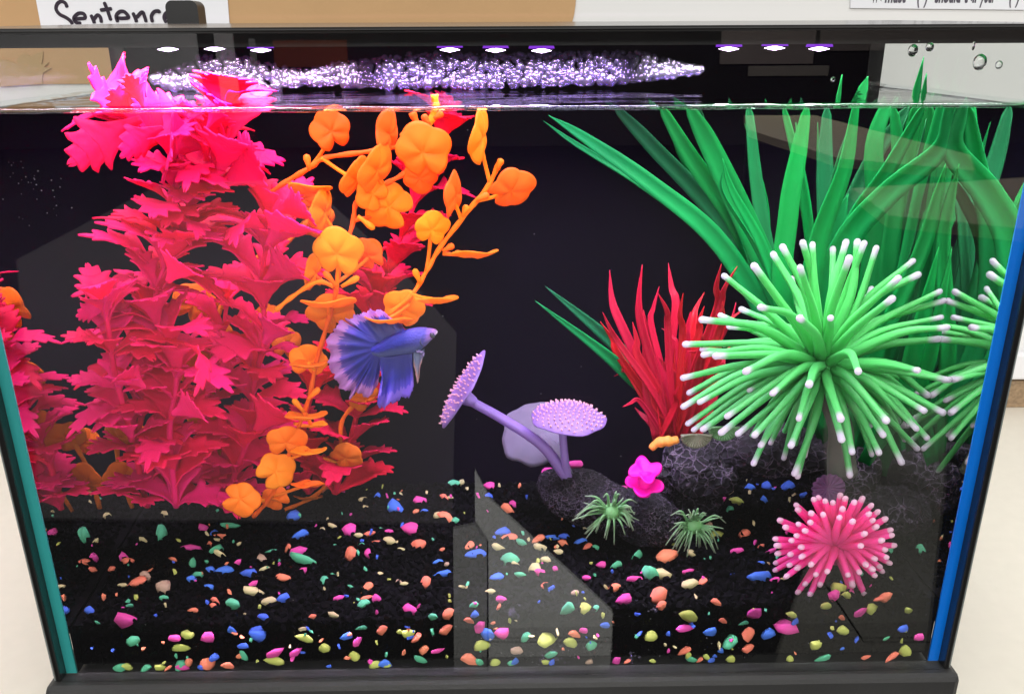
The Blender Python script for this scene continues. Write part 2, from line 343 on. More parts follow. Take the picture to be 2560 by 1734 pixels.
# black box behind the lid
x0,x1=air(373,20,.25).x,air(446,20,.25).x; z1=air(400,1,.25).z
rc=(x1-x0)*.22; pl=[]
for k in range(7): a=math.pi/2*k/6; pl.append(Vector((x1-rc+rc*math.cos(a),.252,z1-rc+rc*math.sin(a))))
for k in range(7): a=math.pi/2+math.pi/2*k/6; pl.append(Vector((x0+rc+rc*math.cos(a),.252,z1-rc+rc*math.sin(a))))
pl+=[Vector((x0,.252,.2)),Vector((x1,.252,.2))]; v,f=prism(pl,(0,.016,0))
fb=mesh('filter_box',v,f,M_black,smooth=False)
tag(fb,'black plastic box with rounded top behind the lid before the sign','filter')
tag(mesh('power_cable',*tube(cr([(-.262,.12,.10),(-.275,.14,.09),(-.29,.2,.07),(-.31,.3,.03),(-.33,.38,.004)],6),.004,8),M_black),'black power cable beside the left end of the tank','cable')
# water: body open at the top, closed there by its own surface
ZB=.050; X=HW-.0004; D2=DB+.002
v=[(-X,YF,ZB),(X,YF,ZB),(X,D2,ZB),(-X,D2,ZB),(-X,YF,ZW),(X,YF,ZW),(X,D2,ZW),(-X,D2,ZW)]
water=tag(mesh('water',v,[(0,1,5,4),(1,2,6,5),(2,3,7,6),(3,0,4,7)],M_water,smooth=False),kind='structure')
nx,ny=100,40; v=[];f=[]
for j in range(ny+1):
    for i in range(nx+1):
        x=-X+2*X*i/nx; y=YF+(DB-YF)*j/ny
        e=min(x+X,X-x,y-YF,DB-y); z=ZW+.0022*math.exp(-e/.0016)+.0007*noise.noise((x*22,y*30,1))
        v.append((x,y,z))
for j in range(ny):
    for i in range(nx): a=j*(nx+1)+i; f.append((a,a+1,a+nx+2,a+nx+1))
mesh('water_surface',v,f,M_surface,water)
mn=[(x,YF+.0005,ZW+.0006+.0004*noise.noise((x*40,0,5))) for x in np.linspace(-X+.001,X-.001,80)]
mesh('meniscus',*tube(mn,.0011,8),thin_glass('meniscus_water',1.333,(.9,.94,.93),boost=1.6),water)
# ================================================================ GRAVEL
M_grav=mat('black_gravel',(.0017,.0014,.0021),.75,.35,150,spec=.01,bump=.3,bscale=500)
def zf(x): return .0545+.011*max(0,min(1,(x+.1)/.32))
def ground(x,y): return zf(x)+(.068-zf(x))*max(0,min(1,(y-.01)/.19))+.0022*noise.noise((x*28,y*28,3))
def stone_shape(seed,sub=2):
    rn=random.Random(seed); bm=bmesh.new()
    for _ in range(9 if sub else 13):
        d=Vector((rn.gauss(0,1),rn.gauss(0,1),rn.gauss(0,1))).normalized()*rn.uniform(.75,1); bm.verts.new(d)
    r=bmesh.ops.convex_hull(bm,input=bm.verts[:]); bmesh.ops.delete(bm,geom=[g for g in r['geom_interior'] if isinstance(g,bmesh.types.BMVert)],context='VERTS')
    bmesh.ops.triangulate(bm,faces=bm.faces[:])
    if sub: bmesh.ops.subdivide_edges(bm,edges=bm.edges[:],cuts=1,smooth=.25,use_grid_fill=True)
    if sub: bmesh.ops.smooth_vert(bm,verts=bm.verts[:],factor=.14,use_axis_x=True,use_axis_y=True,use_axis_z=True)
    bmesh.ops.recalc_face_normals(bm,faces=bm.faces[:])
    for k in range(3):
        lo=min(v.co[k] for v in bm.verts); hi=max(v.co[k] for v in bm.verts)
        for v in bm.verts: v.co[k]=(v.co[k]-lo)/(hi-lo)*2-1
    return bm
def shape_arrays(bm):
    bm.verts.index_update(); return np.array([v.co[:] for v in bm.verts]),[tuple(v.index for v in q.verts) for q in bm.faces]
shapes=[]
for s_ in range(10):
    bm=stone_shape(s_+50,0); shapes.append(shape_arrays(bm)); bm.free()
V=[];Fc=[];off=0; rn=random.Random(3)
def addstone(p,r):
    global off
    a,fc=rn.choice(shapes); m3=np.array(Euler((rn.uniform(0,6),rn.uniform(0,6),rn.uniform(0,6))).to_matrix())
    b=(a*np.array([r*rn.uniform(.8,1.3),r*rn.uniform(.7,1),r*rn.uniform(.6,1)]))@m3.T+np.array(p)
    V.append(b); Fc.extend([tuple(i+off for i in q) for q in fc]); off+=len(b)
for j in range(34):
    for i in range(86):
        x=-.240+.48*(i+.5*(j%2))/86+rn.uniform(-.0015,.0015); y=.0125+.182*j/33+rn.uniform(-.0015,.0015)
        if abs(x)<.2395: addstone((x,y,ground(x,y)-.001),rn.uniform(.0022,.0036))
for j in range(9):
    for i in range(90):
        x=-.241+.482*(i+.5*(j%2))/90+rn.uniform(-.001,.001); z=.026+j*.0047
        if z<zf(x)-.002 and abs(x)<.2405: addstone((x,.0128+rn.uniform(-.0005,.0015),z),rn.uniform(.0022,.0034))
vv=[];ff=[]
for j in range(20):
    for i in range(61):
        x=-HW+.001+(2*HW-.002)*i/60; y=.0128+(DB-.0135)*j/19*.99-.0; y=min(y,DB-.0006); vv.append((x,y,ground(x,y)-.0022))
for j in range(19):
    for i in range(60): a=j*61+i; ff.append((a,a+1,a+62,a+61))
o0=len(vv)
for i in range(61): vv.append((vv[i][0],.0128,.0235))
for i in range(60): ff.append((i,o0+i,o0+i+1,i+1))
for sx in(-1,1):
    o1=len(vv); ys=[.0063]+[.0128+(DB-.0135)*j/19*.99 for j in range(20)]
    for y in ys: vv.append((sx*(HW-.0009),min(y,DB-.0006),ground(sx*HW,y)-.0015)); vv.append((sx*(HW-.0009),min(y,DB-.0006),.0235))
    for j in range(20): a=o1+j*2; ff.append((a,a+1,a+3,a+2))
Vn=np.concatenate([np.array(vv)]+V); Fn=ff+[tuple(i+len(vv) for i in q) for q in Fc]
tag(mesh('gravel',[tuple(a) for a in Vn],Fn,M_grav,smooth=False),'fine black gravel covering the floor of the aquarium','gravel',kind='stuff')
# ================================================================ COLOURED PEBBLES (x,y,w,h,colour) in enlarged views of the photograph
PEB7="""628,378,70,80,G;718,368,48,64,G;1063,390,42,42,Y;412,480,64,60,P;505,487,62,50,Y;474,548,95,64,Y;768,477,60,50,Y;702,545,95,70,Y;848,470,58,78,P;925,553,42,40,Y;1038,512,68,92,G;1313,477,54,58,P;1383,510,48,38,B;1430,535,85,36,O;1415,553,60,20,Y;1490,462,108,44,G;1350,585,36,44,O;1395,615,80,60,G;1420,643,70,44,Y;1545,582,30,24,Y;1235,606,110,44,P;1115,680,44,28,O;798,665,50,62,P;823,697,70,52,O;667,690,46,28,G;720,742,46,34,O;650,743,26,14,P;538,797,75,62,G;940,795,60,80,T;885,828,102,74,O;792,848,56,30,Y;1060,862,80,84,T;1240,700,45,60,G;1275,782,72,50,G;1237,808,76,50,B;1355,750,56,46,B;1445,753,108,58,B;1352,857,62,32,B;1057,928,56,38,G;1605,765,98,72,B;1537,700,46,38,P;1690,675,54,52,T;1752,625,80,20,G;1708,742,62,30,Y;1637,840,58,44,P;1640,883,116,68,Y;1858,612,40,60,O;1925,635,95,80,P;1968,685,165,86,G;1955,757,58,46,P;1828,798,86,44,O;1930,520,104,62,B;1895,400,76,70,B;1738,953,92,60,Y;1826,927,80,78,B;1388,950,44,60,O;1380,990,48,56,O;1500,967,86,82,G;1252,1013,68,40,O;832,975,52,32,G;543,962,130,48,P;500,1012,112,78,Y;575,1012,54,56,B;437,1090,74,110,G;800,1085,126,104,P;630,1088,26,34,G;858,1203,78,64,G;1130,1183,70,44,P;1212,1160,74,68,L;1338,1190,80,84,P;1170,1245,110,56,L;1497,1130,54,64,B;1697,1053,66,48,B;1658,1163,98,112,B;1570,1235,66,44,B;1575,1300,50,80,G;1382,1312,62,56,B;1338,1355,90,74,O;1220,1340,44,56,O;1160,1365,80,60,G;1185,1402,80,44,P;1095,1418,54,26,O;1050,1442,66,42,L;1468,1370,74,56,O;1312,1432,46,36,B;948,1400,66,38,G;780,1400,80,74,G;828,1435,70,60,L;1778,1285,104,76,P;1768,1338,120,68,L;1910,1280,74,64,P;2015,1050,54,36,O;1962,1190,108,60,L"""
PEB8="""80,462,42,46,Y;183,495,76,86,P;15,490,30,34,Y;320,518,66,36,O;447,562,74,54,Y;575,485,92,80,P;535,463,30,40,B;250,525,52,30,Y;257,585,50,26,G;92,593,34,18,G;195,645,74,94,O;306,645,38,62,P;372,570,62,26,O;525,613,40,24,Y;638,585,80,66,O;790,620,34,28,O;445,498,50,26,P;400,483,26,28,G;85,780,24,34,G;25,815,56,46,G;197,857,36,34,G;760,695,62,28,B;818,712,30,26,T;790,770,110,54,B;680,830,70,80,O;300,865,80,60,O;300,932,72,38,O;367,935,54,72,P;278,967,84,46,G;122,932,64,46,P;508,823,36,26,T;545,838,50,26,Y;582,1005,76,80,P;88,1035,54,50,Y;727,1050,58,50,G;825,1030,78,66,O;268,1110,74,34,G;400,1130,72,64,O;168,1172,76,58,B;243,1210,56,66,P;30,1250,66,66,L;223,1303,64,68,L;575,1155,80,52,L;515,1140,34,34,L;622,1185,58,60,O;670,1260,60,60,O;650,1325,80,60,G;762,1264,86,34,P;812,1128,90,66,O;365,1395,80,50,L;420,1368,86,62,B;440,1410,48,26,L;60,1382,34,26,B;478,340,92,98,B;650,300,84,54,P;800,283,46,46,O;845,283,36,30,Y;280,297,56,36,Y;305,347,50,26,Y;368,268,38,36,B;155,238,50,28,P;135,210,60,22,B;30,230,70,34,O;620,375,38,32,O;672,365,48,22,B;760,403,44,54,Y;805,412,90,70,O;872,428,40,40,G;860,190,70,46,G;915,188,32,46,Y;1090,208,60,50,P;1088,270,52,38,B;1210,360,60,84,O;1250,325,46,46,P;960,597,60,56,O;1000,648,126,56,B;1180,507,86,66,B;1215,540,98,54,O;1157,605,84,58,Y;1302,573,60,48,G;1225,680,94,94,G;1265,710,50,34,Y;1405,553,84,52,O;1425,600,76,58,Y;1495,540,90,36,B;1575,533,64,36,B;1570,582,60,54,O;1540,633,62,36,Y;1680,567,76,36,B;1725,597,54,42,O;1775,605,44,40,G;1457,685,60,46,Y;1390,745,66,82,Y;1420,763,64,54,P;1520,742,38,40,P;1293,780,62,40,G;1140,795,82,46,B;918,855,40,26,Y;1098,890,64,38,Y;1452,848,50,40,O;1488,880,36,46,B;1645,898,50,38,T;1170,938,62,56,P;1152,990,26,50,O;992,973,58,62,G;995,1035,50,50,B;960,1070,54,54,O;1035,1115,70,90,P;1082,1165,80,90,B;1170,1160,90,80,P;1045,1230,104,70,L;1592,990,88,90,G;1716,1017,72,72,L;1780,996,48,36,G;1835,1100,66,50,B;1702,1132,52,40,P;1640,1165,64,68,O;1620,1215,88,72,L;1470,1205,130,86,L;1328,1178,70,52,G;1750,1233,64,64,G;1270,1270,72,60,T;1255,1335,52,60,B;1490,1290,80,56,G;1495,1340,40,46,B;1030,1345,50,64,G;965,1385,94,100,O;1132,1382,66,60,L;1237,1422,54,36,G;1457,1410,48,40,L;1735,1412,44,40,T;1912,1390,46,62,P;2140,1395,42,30,L;2140,1170,80,68,L;1725,470,54,68,Y;1955,218,54,30,P;1470,122,64,74,P;1645,65,96,50,P;2040,648,76,64,G;1908,712,74,54,G;1813,718,58,50,P;2240,672,124,110,O;2135,775,90,124,G;2210,770,100,90,Y;2035,808,96,50,P;1725,800,60,40,P;1900,862,72,54,O;1845,858,20,44,Y;1960,945,96,78,P;2185,915,105,110,O;2205,978,60,56,O;1980,1360,44,30,O"""
PEB9="""275,267,74,58,P;375,230,80,56,B;412,235,56,56,T;345,305,96,64,P;467,305,84,50,L;423,360,52,38,G;550,215,66,46,B;658,207,56,52,B;797,208,74,60,B;642,296,46,54,B;895,265,66,40,B;230,385,44,66,G;275,455,60,46,T;342,525,78,50,L;520,517,60,62,O;627,597,42,28,O;690,628,74,40,P;472,625,78,44,P;155,757,68,48,P;180,638,56,56,Y;613,787,175,86,B;715,815,60,40,P;780,806,60,22,Y;172,845,102,70,Y;243,828,60,58,O;627,702,46,24,B;338,970,52,58,O;155,1045,128,90,L;135,1120,108,60,P;295,1145,86,80,B;375,1070,44,50,O;508,1080,64,36,G;585,1020,88,78,P;545,1165,70,96,O;540,1250,76,52,O;430,1215,90,84,G;672,1165,84,84,B;790,1120,140,118,P;840,1075,50,60,B;818,1030,70,46,L;130,1270,80,56,O;155,1290,40,50,L;175,1345,72,56,G;225,1350,40,40,O;272,1308,44,44,L;300,1350,56,40,B;432,1322,64,56,L;365,1262,42,40,B;325,1295,30,24,B;810,1333,50,44,L;1020,1333,106,54,G;985,1235,70,70,L;1145,1250,34,24,B;1290,1370,62,36,O;1455,1375,104,46,O;1560,1270,76,86,L;1430,1183,50,24,G;1645,1177,62,50,P;1540,1123,74,56,B;1155,1145,78,80,L;1140,1050,40,52,O;1265,1018,76,78,P;1340,995,68,76,L;1445,950,80,80,O;1390,950,60,34,O;1575,1003,44,44,L;1045,970,66,50,L;1090,915,66,78,P;1135,870,90,74,L;1178,910,64,50,L;1690,760,62,40,O;1775,845,64,90,P;1700,855,90,110,G;1535,655,88,64,L;1535,595,110,70,O;1478,575,44,50,L;1450,620,60,60,G;1745,600,86,80,O;1810,570,88,70,L;1835,350,50,36,O;1785,430,40,46,B;1655,275,80,60,G;1540,257,76,60,G;1420,255,70,50,G;1465,250,50,60,L;1520,165,60,60,O;1520,85,70,80,L;1300,155,50,36,O;1350,195,26,36,L"""
PC={'G':((.11,.50,.29),'green'),'Y':((.80,.68,.36),'cream yellow'),'L':((.55,.60,.14),'lime yellow'),'P':((.86,.085,.42),'pink'),'B':((.07,.18,.78),'blue'),'O':((.90,.24,.14),'coral orange'),'T':((.50,.33,.24),'beige')}
PMAT={k:mat('pebble_'+v[1].replace(' ','_'),v[0],.65,.12,130,spec=.25,bump=.25,bscale=900) for k,v in PC.items()}
PSH={}
for k in PC:
    for s_ in range(5):
        bm=stone_shape(hash((ord(k),s_))%1000+s_*17,1); me=bpy.data.meshes.new('pebble'); bm.to_mesh(me); bm.free()
        me.polygons.foreach_set('use_smooth',[True]*len(me.polygons)); me.materials.append(PMAT[k]); PSH[k,s_]=me
SC9=2324/900
peb=[]
for txt,ox in((PEB7,0),(PEB8,800),(PEB9,1660)):
    for it in txt.split(';'):
        a=it.split(','); x,y,w_,h_=map(float,a[:4]); peb.append(((ox+x/SC9)/K,(1134+y/SC9)/K,w_/SC9/K,h_/SC9/K,a[4]))
rn=random.Random(11); placed=[]
for x,y,w_,h_,c in peb:
    p=at(x,y,YF,False)
    if p.z<zf(p.x)-.001:
        # resting against the front glass
        dep=YF+.0036; k_=S(YF)*.5; p=at(x,y,dep,False); front=True
        rx,rz=w_*k_,h_*k_; ry=min(rx,rz)*.6; p.y=YF+.0008+ry
        if abs(p.x)>.242-rx or p.z<.0235+rz*.4: 
            p.x=max(-.242+rx,min(.242-rx,p.x)); p.z=max(.0235+rz*.4,p.z)
    else:
        front=False; dep=YF
        while dep<.196:
            p=at(x,y,dep,False)
            if p.z<=ground(p.x,p.y)+h_*S(dep)*.22: break
            dep+=.001
        k_=S(dep)*.5; rx,rz=w_*k_,h_*k_; ry=min(rx,rz)*.9
        if abs(p.x)>.243-rx: continue      # only a mirror image in the end pane
        p.y=max(p.y,YF+.0015+ry)
    placed.append((x,y,c,p,rx,ry,rz,front))
ORD='first second third fourth fifth sixth seventh eighth ninth tenth eleventh twelfth thirteenth fourteenth fifteenth sixteenth seventeenth eighteenth nineteenth twentieth'.split()
def zone(x,y,front):
    if front: 
        b=[(520,'against front glass at left'),(1030,'against front glass under the fish'),(1400,'against front glass in pale reflection'),(1760,'against front glass under small anemones'),(9999,'against front glass at right')]
    elif y<1235: b=[(560,'at foot of pink plants'),(1030,'between vine and mushroom coral'),(1420,'around foot of mushroom coral'),(1850,'beside black rock arch'),(9999,'behind pink anemone')]
    else: b=[(400,'on open gravel far left'),(740,'on gravel below orange vine'),(1040,'on gravel below blue fish'),(1420,'on gravel below mushroom coral'),(1760,'on gravel left of pink anemone'),(9999,'on gravel around pink anemone')]
    for lim,t in b:
        if x<lim: return t
gr={}
for q in placed: gr.setdefault((q[2],zone(q[0],q[1],q[7])),[]).append(q)
for (c,z),qs in gr.items():
    qs.sort(key=lambda q:q[0])
    for i,(x,y,c_,p,rx,ry,rz,front) in enumerate(qs):
        rot=Euler((rn.uniform(-.25,.25),rn.uniform(-.3,.3),rn.uniform(0,.4))).to_matrix().to_4x4()
        o=link('pebble',PSH[c,rn.randrange(5)],None,Matrix.Translation(p)@rot@Matrix.Diagonal((rx*1.3,ry*1.15,rz*1.3,1)))
        sz='large' if (rx*rz)**.5>.0052 else ('tiny' if (rx*rz)**.5<.0026 else 'small')
        nm=PC[c][1]
        lab=f'{sz} {nm} pebble {z}' if len(qs)==1 else f'{sz} {nm} pebble {z}, {ORD[i]} from left'
        tag(o,lab,'pebble','coloured pebbles scattered on the black gravel')

# fine chips between them
V=[];Fc={}; rn=random.Random(31); CH={}
for c in 'GYPBOL':
    V=[];Fa=[]
    for _ in range(44):
        if rn.random()<.72:
            x=rn.uniform(-.235,.235); y=rn.uniform(.014,.19); p=Vector((x,y,ground(x,y)+.0025))
        else:
            x=rn.uniform(-.235,.235); p=Vector((x,.0082,rn.uniform(.026,zf(x)-.003)))
        a,fc=rn.choice(shapes); m3=np.array(Euler((rn.uniform(0,6),rn.uniform(0,6),rn.uniform(0,6))).to_matrix()); r_=rn.uniform(.0008,.0019)
        o0=len(V); V+=[tuple(q) for q in (a*np.array([r_*rn.uniform(.8,1.5),r_*.7,r_*rn.uniform(.4,.8)]))@m3.T+np.array(p)]; Fa+=[tuple(i+o0 for i in q) for q in fc]
    tag(mesh('pebble_chips',V,Fa,PMAT[c],smooth=False),f'tiny {PC[c][1]} chips strewn among the coloured pebbles','pebble chips',kind='stuff')
# ================================================================ PINK PLANTS
def leaf_mesh(seed,m,curl=.9,wide=1.0):
    "lobed leaf, length 1 along +Z, curling toward -Y"
    rn=random.Random(seed); j=lambda a:a*rn.uniform(.85,1.15)
    half=[(0,.045),(.15,.08),(.32,.15),(.48,.25),(.58,.33),(.66,j(.40)),(.675,.34),(.66,.265),(.74,.285),(.83,j(.33)),(.835,.26),(.80,.175),(.88,.18),(.965,j(.185)),(.955,.12),(.92,.065),(1.0,.05),(1.06,.014)]
    half=[(t,w*wide) for t,w in half]
    def cr2(p): return [(q.x,q.y) for q in cr([Vector((a,b,0)) for a,b in p],3)]
    H=cr2(half); n=len(H); cols=3; v=[];f=[]
    mt=[min(1.0,i/(n-1)*1.0) for i in range(n)]
    # spine heights follow the outline but never run backward
    sp=[];cur=0
    for i,(t,w) in enumerate(H): cur=max(cur,min(t-w*.35,.99)); sp.append(cur)
    ph=rn.uniform(0,6)
    def bend(t,w):
        a=curl*t*t*.9; z=t*(1-.18*a); y=-(t*t*.42*curl+.25*max(0,t-.6)*curl)
        y+=.010*math.sin(46*(t-abs(w)*.85))*min(1,abs(w)*8); y+=.55*abs(w)**1.6*(1.0-.2*t)+.045*math.sin(9*t+ph+4*w)*abs(w)*3
        return (w*(1-.25*abs(w)),y+.06*math.sin(5*t+ph)*t,z)
    idx={}
    for i in range(n):
        for s in range(-cols,cols+1):
            q=abs(s)/cols; t=sp[i]*(1-q)+H[i][0]*q; w=H[i][1]*q*(1 if s>0 else -1)
            b_=bend(t,w); b_=(b_[0],b_[1]-(.018 if s==0 else 0),b_[2]); idx[i,s]=len(v); v.append(b_)
    for i in range(n-1):
        for s in range(-cols,cols): f.append((idx[i,s],idx[i,s+1],idx[i+1,s+1],idx[i+1,s]))
    me=bpy.data.meshes.new('leaf'); me.from_pydata(v,[],f); solid(me,.022)
    # raised midrib
    me.materials.append(m); return me
M_pink=mat('pink_silk_plant',(.95,.013,.185),.55,.12,40,hue=.012,trans=.38,spec=.15,bump=.15,bscale=350,col2=(.86,.009,.13))
M_crim=mat('crimson_silk_plant',(.80,.006,.06),.55,.15,40,trans=.35,spec=.15,bump=.15,bscale=350)
LV=[leaf_mesh(s_,M_pink,.75+.3*(s_%4),0.88+.10*(s_%3)) for s_ in range(6)]
LVC=[leaf_mesh(s_+20,M_crim,.5+.3*(s_%3),1.0) for s_ in range(3)]
def align(d):
    return Vector((0,0,1)).rotation_difference(Vector(d).normalized()).to_matrix().to_4x4()
def frond(plant,path,leaves,lm,L0,L1,step,rn,tilt=(12,44),n=4,rad=.0016):
    pts=cr(path,8); mesh('stem',*tube(pts,[rad*(1.2-.5*i/len(pts)) for i in range(len(pts))],7),lm,plant)
    ln=[0]
    for a,b in zip(pts,pts[1:]): ln.append(ln[-1]+(b-a).length)
    s=0; phi=rn.uniform(0,6)
    while s<=ln[-1]:
        i=max(k for k in range(len(ln)) if ln[k]<=s); i=min(i,len(pts)-2); p=pts[i]; d=pts[i+1]-pts[max(i-1,0)]
        fr=s/ln[-1]; last=s+step>ln[-1]
        for k in range(n):
            if rn.random()<.2: continue
            a=phi+2*math.pi*k/n+rn.uniform(-.35,.35); Lf=(L0+(L1-L0)*fr)*rn.uniform(.8,1.15)
            tl=R(rn.uniform(*tilt))*(.55 if last else 1)
            m=Matrix.Translation(p)@align(d+Vector((0,0,d.length*.6)))@Matrix.Rotation(a,4,'Z')@Matrix.Rotation(tl,4,'X')@Matrix.Rotation(rn.uniform(-.3,.3),4,'Z')@Matrix.Diagonal((Lf,Lf,Lf,1))
            tip=m@Vector((0,-.4,.8))
            if tip.y<.011 or tip.y>.197 or abs(tip.x)>.240 : 
                m=Matrix.Translation(p)@align(d)@Matrix.Rotation(rn.choice((1.57,-1.57)) if abs(p.x)<.2 else 1.57,4,'Z')@Matrix.Rotation(tl,4,'X')@Matrix.Diagonal((Lf*.8,Lf*.8,Lf*.8,1))
            link('leaf',rn.choice(leaves),plant,m)
        s+=step*rn.uniform(.85,1.15); phi+=1.05
def PX(lst): return [at(x,y,d) for x,y,d in lst]
def singles(plant,leaves,lst):
    "hand placed leaves: base pixel, tip pixel, depths, facing roll"
    for x0,y0,x1,y1,d0,d1,rl,sc in lst:
        a,b=at(x0,y0,d0),at(x1,y1,d1); dv=b-a
        m=Matrix.Translation(a)@align(dv)@Matrix.Rotation(R(rl),4,'Z')@Matrix.Diagonal((dv.length*sc,dv.length*sc,dv.length,1))
        link('leaf',random.choice(leaves),plant,m)
rn=random.Random(5)
pk=thing('pink_plant',at(330,1150,.09),'tall hot pink artificial plant with lobed leaves at left, reaching water surface','plant','pink leafy artificial plants')
frond(pk,PX([(335,1150,.10),(310,1020,.095),(330,880,.09),(300,760,.085),(360,620,.085),(430,480,.085),(465,370,.085),(480,270,.085)]),LV,M_pink,.036,.036,.0160,rn)
frond(pk,PX([(400,1150,.085),(385,980,.075),(400,840,.07),(350,700,.07),(390,560,.07)]),LV,M_pink,.036,.034,.0160,rn)
frond(pk,PX([(300,1000,.07),(262,850,.06),(245,740,.052),(232,650,.05)]),LV,M_pink,.034,.030,.020,rn)
frond(pk,PX([(400,560,.09),(440,450,.09),(500,360,.085),(520,290,.08)]),LV,M_pink,.036,.036,.017,rn)
frond(pk,PX([(380,480,.075),(400,400,.07),(370,320,.065),(300,280,.06)]),LV,M_pink,.034,.032,.018,rn)
singles(pk,LV,[(470,330,300,300,.08,.06,20,1.3),(440,300,250,270,.08,.07,30,1.2),(330,240,170,120,.06,.06,180,1.0),(300,250,280,140,.05,.05,150,.9),(330,250,290,160,.045,.045,10,.9),
 (500,390,560,250,.075,.06,10,1.3),(500,420,640,330,.075,.065,-30,1.1),(480,400,380,380,.08,.07,60,1.1),(470,290,530,215,.06,.06,0,.8),(430,270,410,225,.05,.05,0,.8),(320,270,150,350,.05,.05,-20,1.0),(370,290,265,330,.05,.05,-30,1.1),
 (330,300,160,240,.065,.055,90,1.0),(380,640,440,560,.05,.04,0,1.2),(250,700,165,700,.05,.045,0,1.2),(250,700,200,590,.05,.045,20,1.1),(420,780,520,800,.05,.04,20,1.2),(390,940,480,900,.05,.045,0,1.3),(330,880,260,820,.05,.045,10,1.2)])
pk2=thing('pink_plant',at(500,1150,.12),'pink artificial plant with lobed leaves standing just behind the orange vine','plant','pink leafy artificial plants')
frond(pk2,PX([(505,1150,.125),(560,1000,.12),(575,880,.115),(600,760,.11),(595,640,.105),(610,530,.10),(640,455,.095)]),LV,M_pink,.037,.036,.0165,rn)
frond(pk2,PX([(520,1120,.14),(470,950,.14),(500,800,.14),(520,640,.13)]),LV,M_pink,.034,.033,.020,rn)
singles(pk2,LV,[(620,480,740,450,.085,.07,0,1.0),(610,560,700,440,.085,.07,20,1.2),(600,520,500,450,.085,.07,0,1.2),(600,640,700,560,.09,.08,0,1.2),(600,780,650,700,.09,.08,0,1.1),(580,980,660,880,.1,.09,0,1.2)])
pk3=thing('crimson_plant',at(820,1110,.16),'dark crimson artificial plant standing behind the orange vine and fish','plant','pink leafy artificial plants')
frond(pk3,PX([(760,1120,.165),(800,980,.165),(830,850,.162),(850,720,.16),(890,590,.158),(930,490,.157),(975,380,.155),(1010,300,.155)]),LVC,M_crim,.040,.036,.021,rn,tilt=(18,50))
frond(pk3,PX([(700,1120,.165),(690,980,.17),(720,850,.17)]),LVC,M_crim,.034,.034,.022,rn,tilt=(25,55))
# ================================================================ ORANGE VINES
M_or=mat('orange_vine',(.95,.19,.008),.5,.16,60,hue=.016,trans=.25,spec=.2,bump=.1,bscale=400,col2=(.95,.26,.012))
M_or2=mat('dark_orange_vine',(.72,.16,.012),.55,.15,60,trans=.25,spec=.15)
def pennywort(seed,m):
    "puffy leaf of five round lobes in the XZ plane, facing -Y, radius about 1, notch at the bottom"
    rn=random.Random(seed); nA,nR=60,9; v=[];f=[]
    ang=[-90+36+72*i+rn.uniform(-6,6) for i in range(5)]; rad=[rn.uniform(.92,1.08) for _ in range(5)]; rad[0]*=.95; rad[4]*=.95
    def rr(a):
        best=0
        for c,q in zip(ang,rad):
            d=abs((a-c+180)%360-180); 
            if d<70: best=max(best,q*(.78+.22*math.cos(R(d*1.9)) if d<47 else .78))
        d=abs((a+90+180)%360-180)
        if d<22: best*=.55+.45*(d/22)
        return best
    for j in range(nR+1):
        q=j/nR
        for i in range(nA):
            a=360*i/nA; r=rr(a)*q; lobe=max(math.cos(R(min(abs((a-c+180)%360-180)*2.2,90))) for c in ang)
            y=-.12*math.sin(math.pi*min(1,q*1.0)**.8)*(.25+.75*lobe)+.10*q*q+.05*math.sin(R(a*2)+seed)*q+.07*math.sin(R(a*3)+seed*2)*q*q
            v.append((r*math.cos(R(a)),y,r*math.sin(R(a))))
    for j in range(nR):
        for i in range(nA): f.append((j*nA+i,j*nA+(i+1)%nA,(j+1)*nA+(i+1)%nA,(j+1)*nA+i))
    me=bpy.data.meshes.new('leaf'); me.from_pydata(v,[],f)
    bm=bmesh.new(); bm.from_mesh(me); bmesh.ops.remove_doubles(bm,verts=bm.verts[:],dist=1e-5); bm.to_mesh(me); bm.free()
    solid(me,.045); me.materials.append(m); return me
PW=[pennywort(i,M_or) for i in range(4)]; PW2=[pennywort(i+9,M_or2) for i in range(2)]
def oleaf(plant,x,y,r,dep,pitch,yaw,roll,node=None,leaves=PW,m=M_or,sq=1):
    "pitch/yaw turn the blade away from the viewer, roll in the picture plane"
    p=at(x,y,dep); k=r*S(dep)
    M=Matrix.Translation(p)@Euler((R(pitch),R(roll),R(yaw)),'YXZ').to_matrix().to_4x4()@Matrix.Diagonal((k,k,k*sq,1))
    o=link('leaf',random.choice(leaves),plant,M)
    if node:
        a=at(*node); b=M@Vector((0,.06,-.15)); mid=a.lerp(b,.5)+Vector((0,.002,-.001))
        mesh('petiole',*tube(cr([a,mid,b],5),[.0012,.0011,.0011,.0010,.0010,.0010,.0010,.0011,.0011,.0011,.0012][:11],7),m,plant)
def vine(plant,path,m,r=.0013):
    pts=cr(PX(path),7); mesh('stem',*tube(pts,[r*(1+.18*math.sin(i*1.3)) for i in range(len(pts))],8),m,plant); return pts
def bud(plant,x0,y0,x1,y1,d,m=M_or):
    a,b=at(x0,y0,d),at(x1,y1,d); mesh('bud',*tube([a,a.lerp(b,.35),a.lerp(b,.7),a.lerp(b,.92),b],[.0010,.0012,.0019,.0016,.0004],7),m,plant)
ov=thing('orange_vine',at(560,1165,.07),'bright orange artificial vine with puffy round lobed leaves winding up to the surface','plant','orange artificial vines')
vine(ov,[(575,1172,.085),(612,1130,.08),(645,1060,.077),(672,985,.075),(702,900,.074),(716,830,.073),(738,752,.072),(762,665,.072),(770,610,.074),(800,510,.08),(812,455,.082),(870,420,.083),(915,395,.083),(935,365,.083)],M_or)
vine(ov,[(598,450,.095),(650,412,.09),(705,380,.088),(740,358,.086),(830,345,.085),(915,330,.084),(955,315,.084)],M_or)
vine(ov,[(880,715,.07),(935,668,.07),(968,615,.072),(1000,560,.072),(1060,482,.072),(1108,422,.072),(1136,362,.072)],M_or)
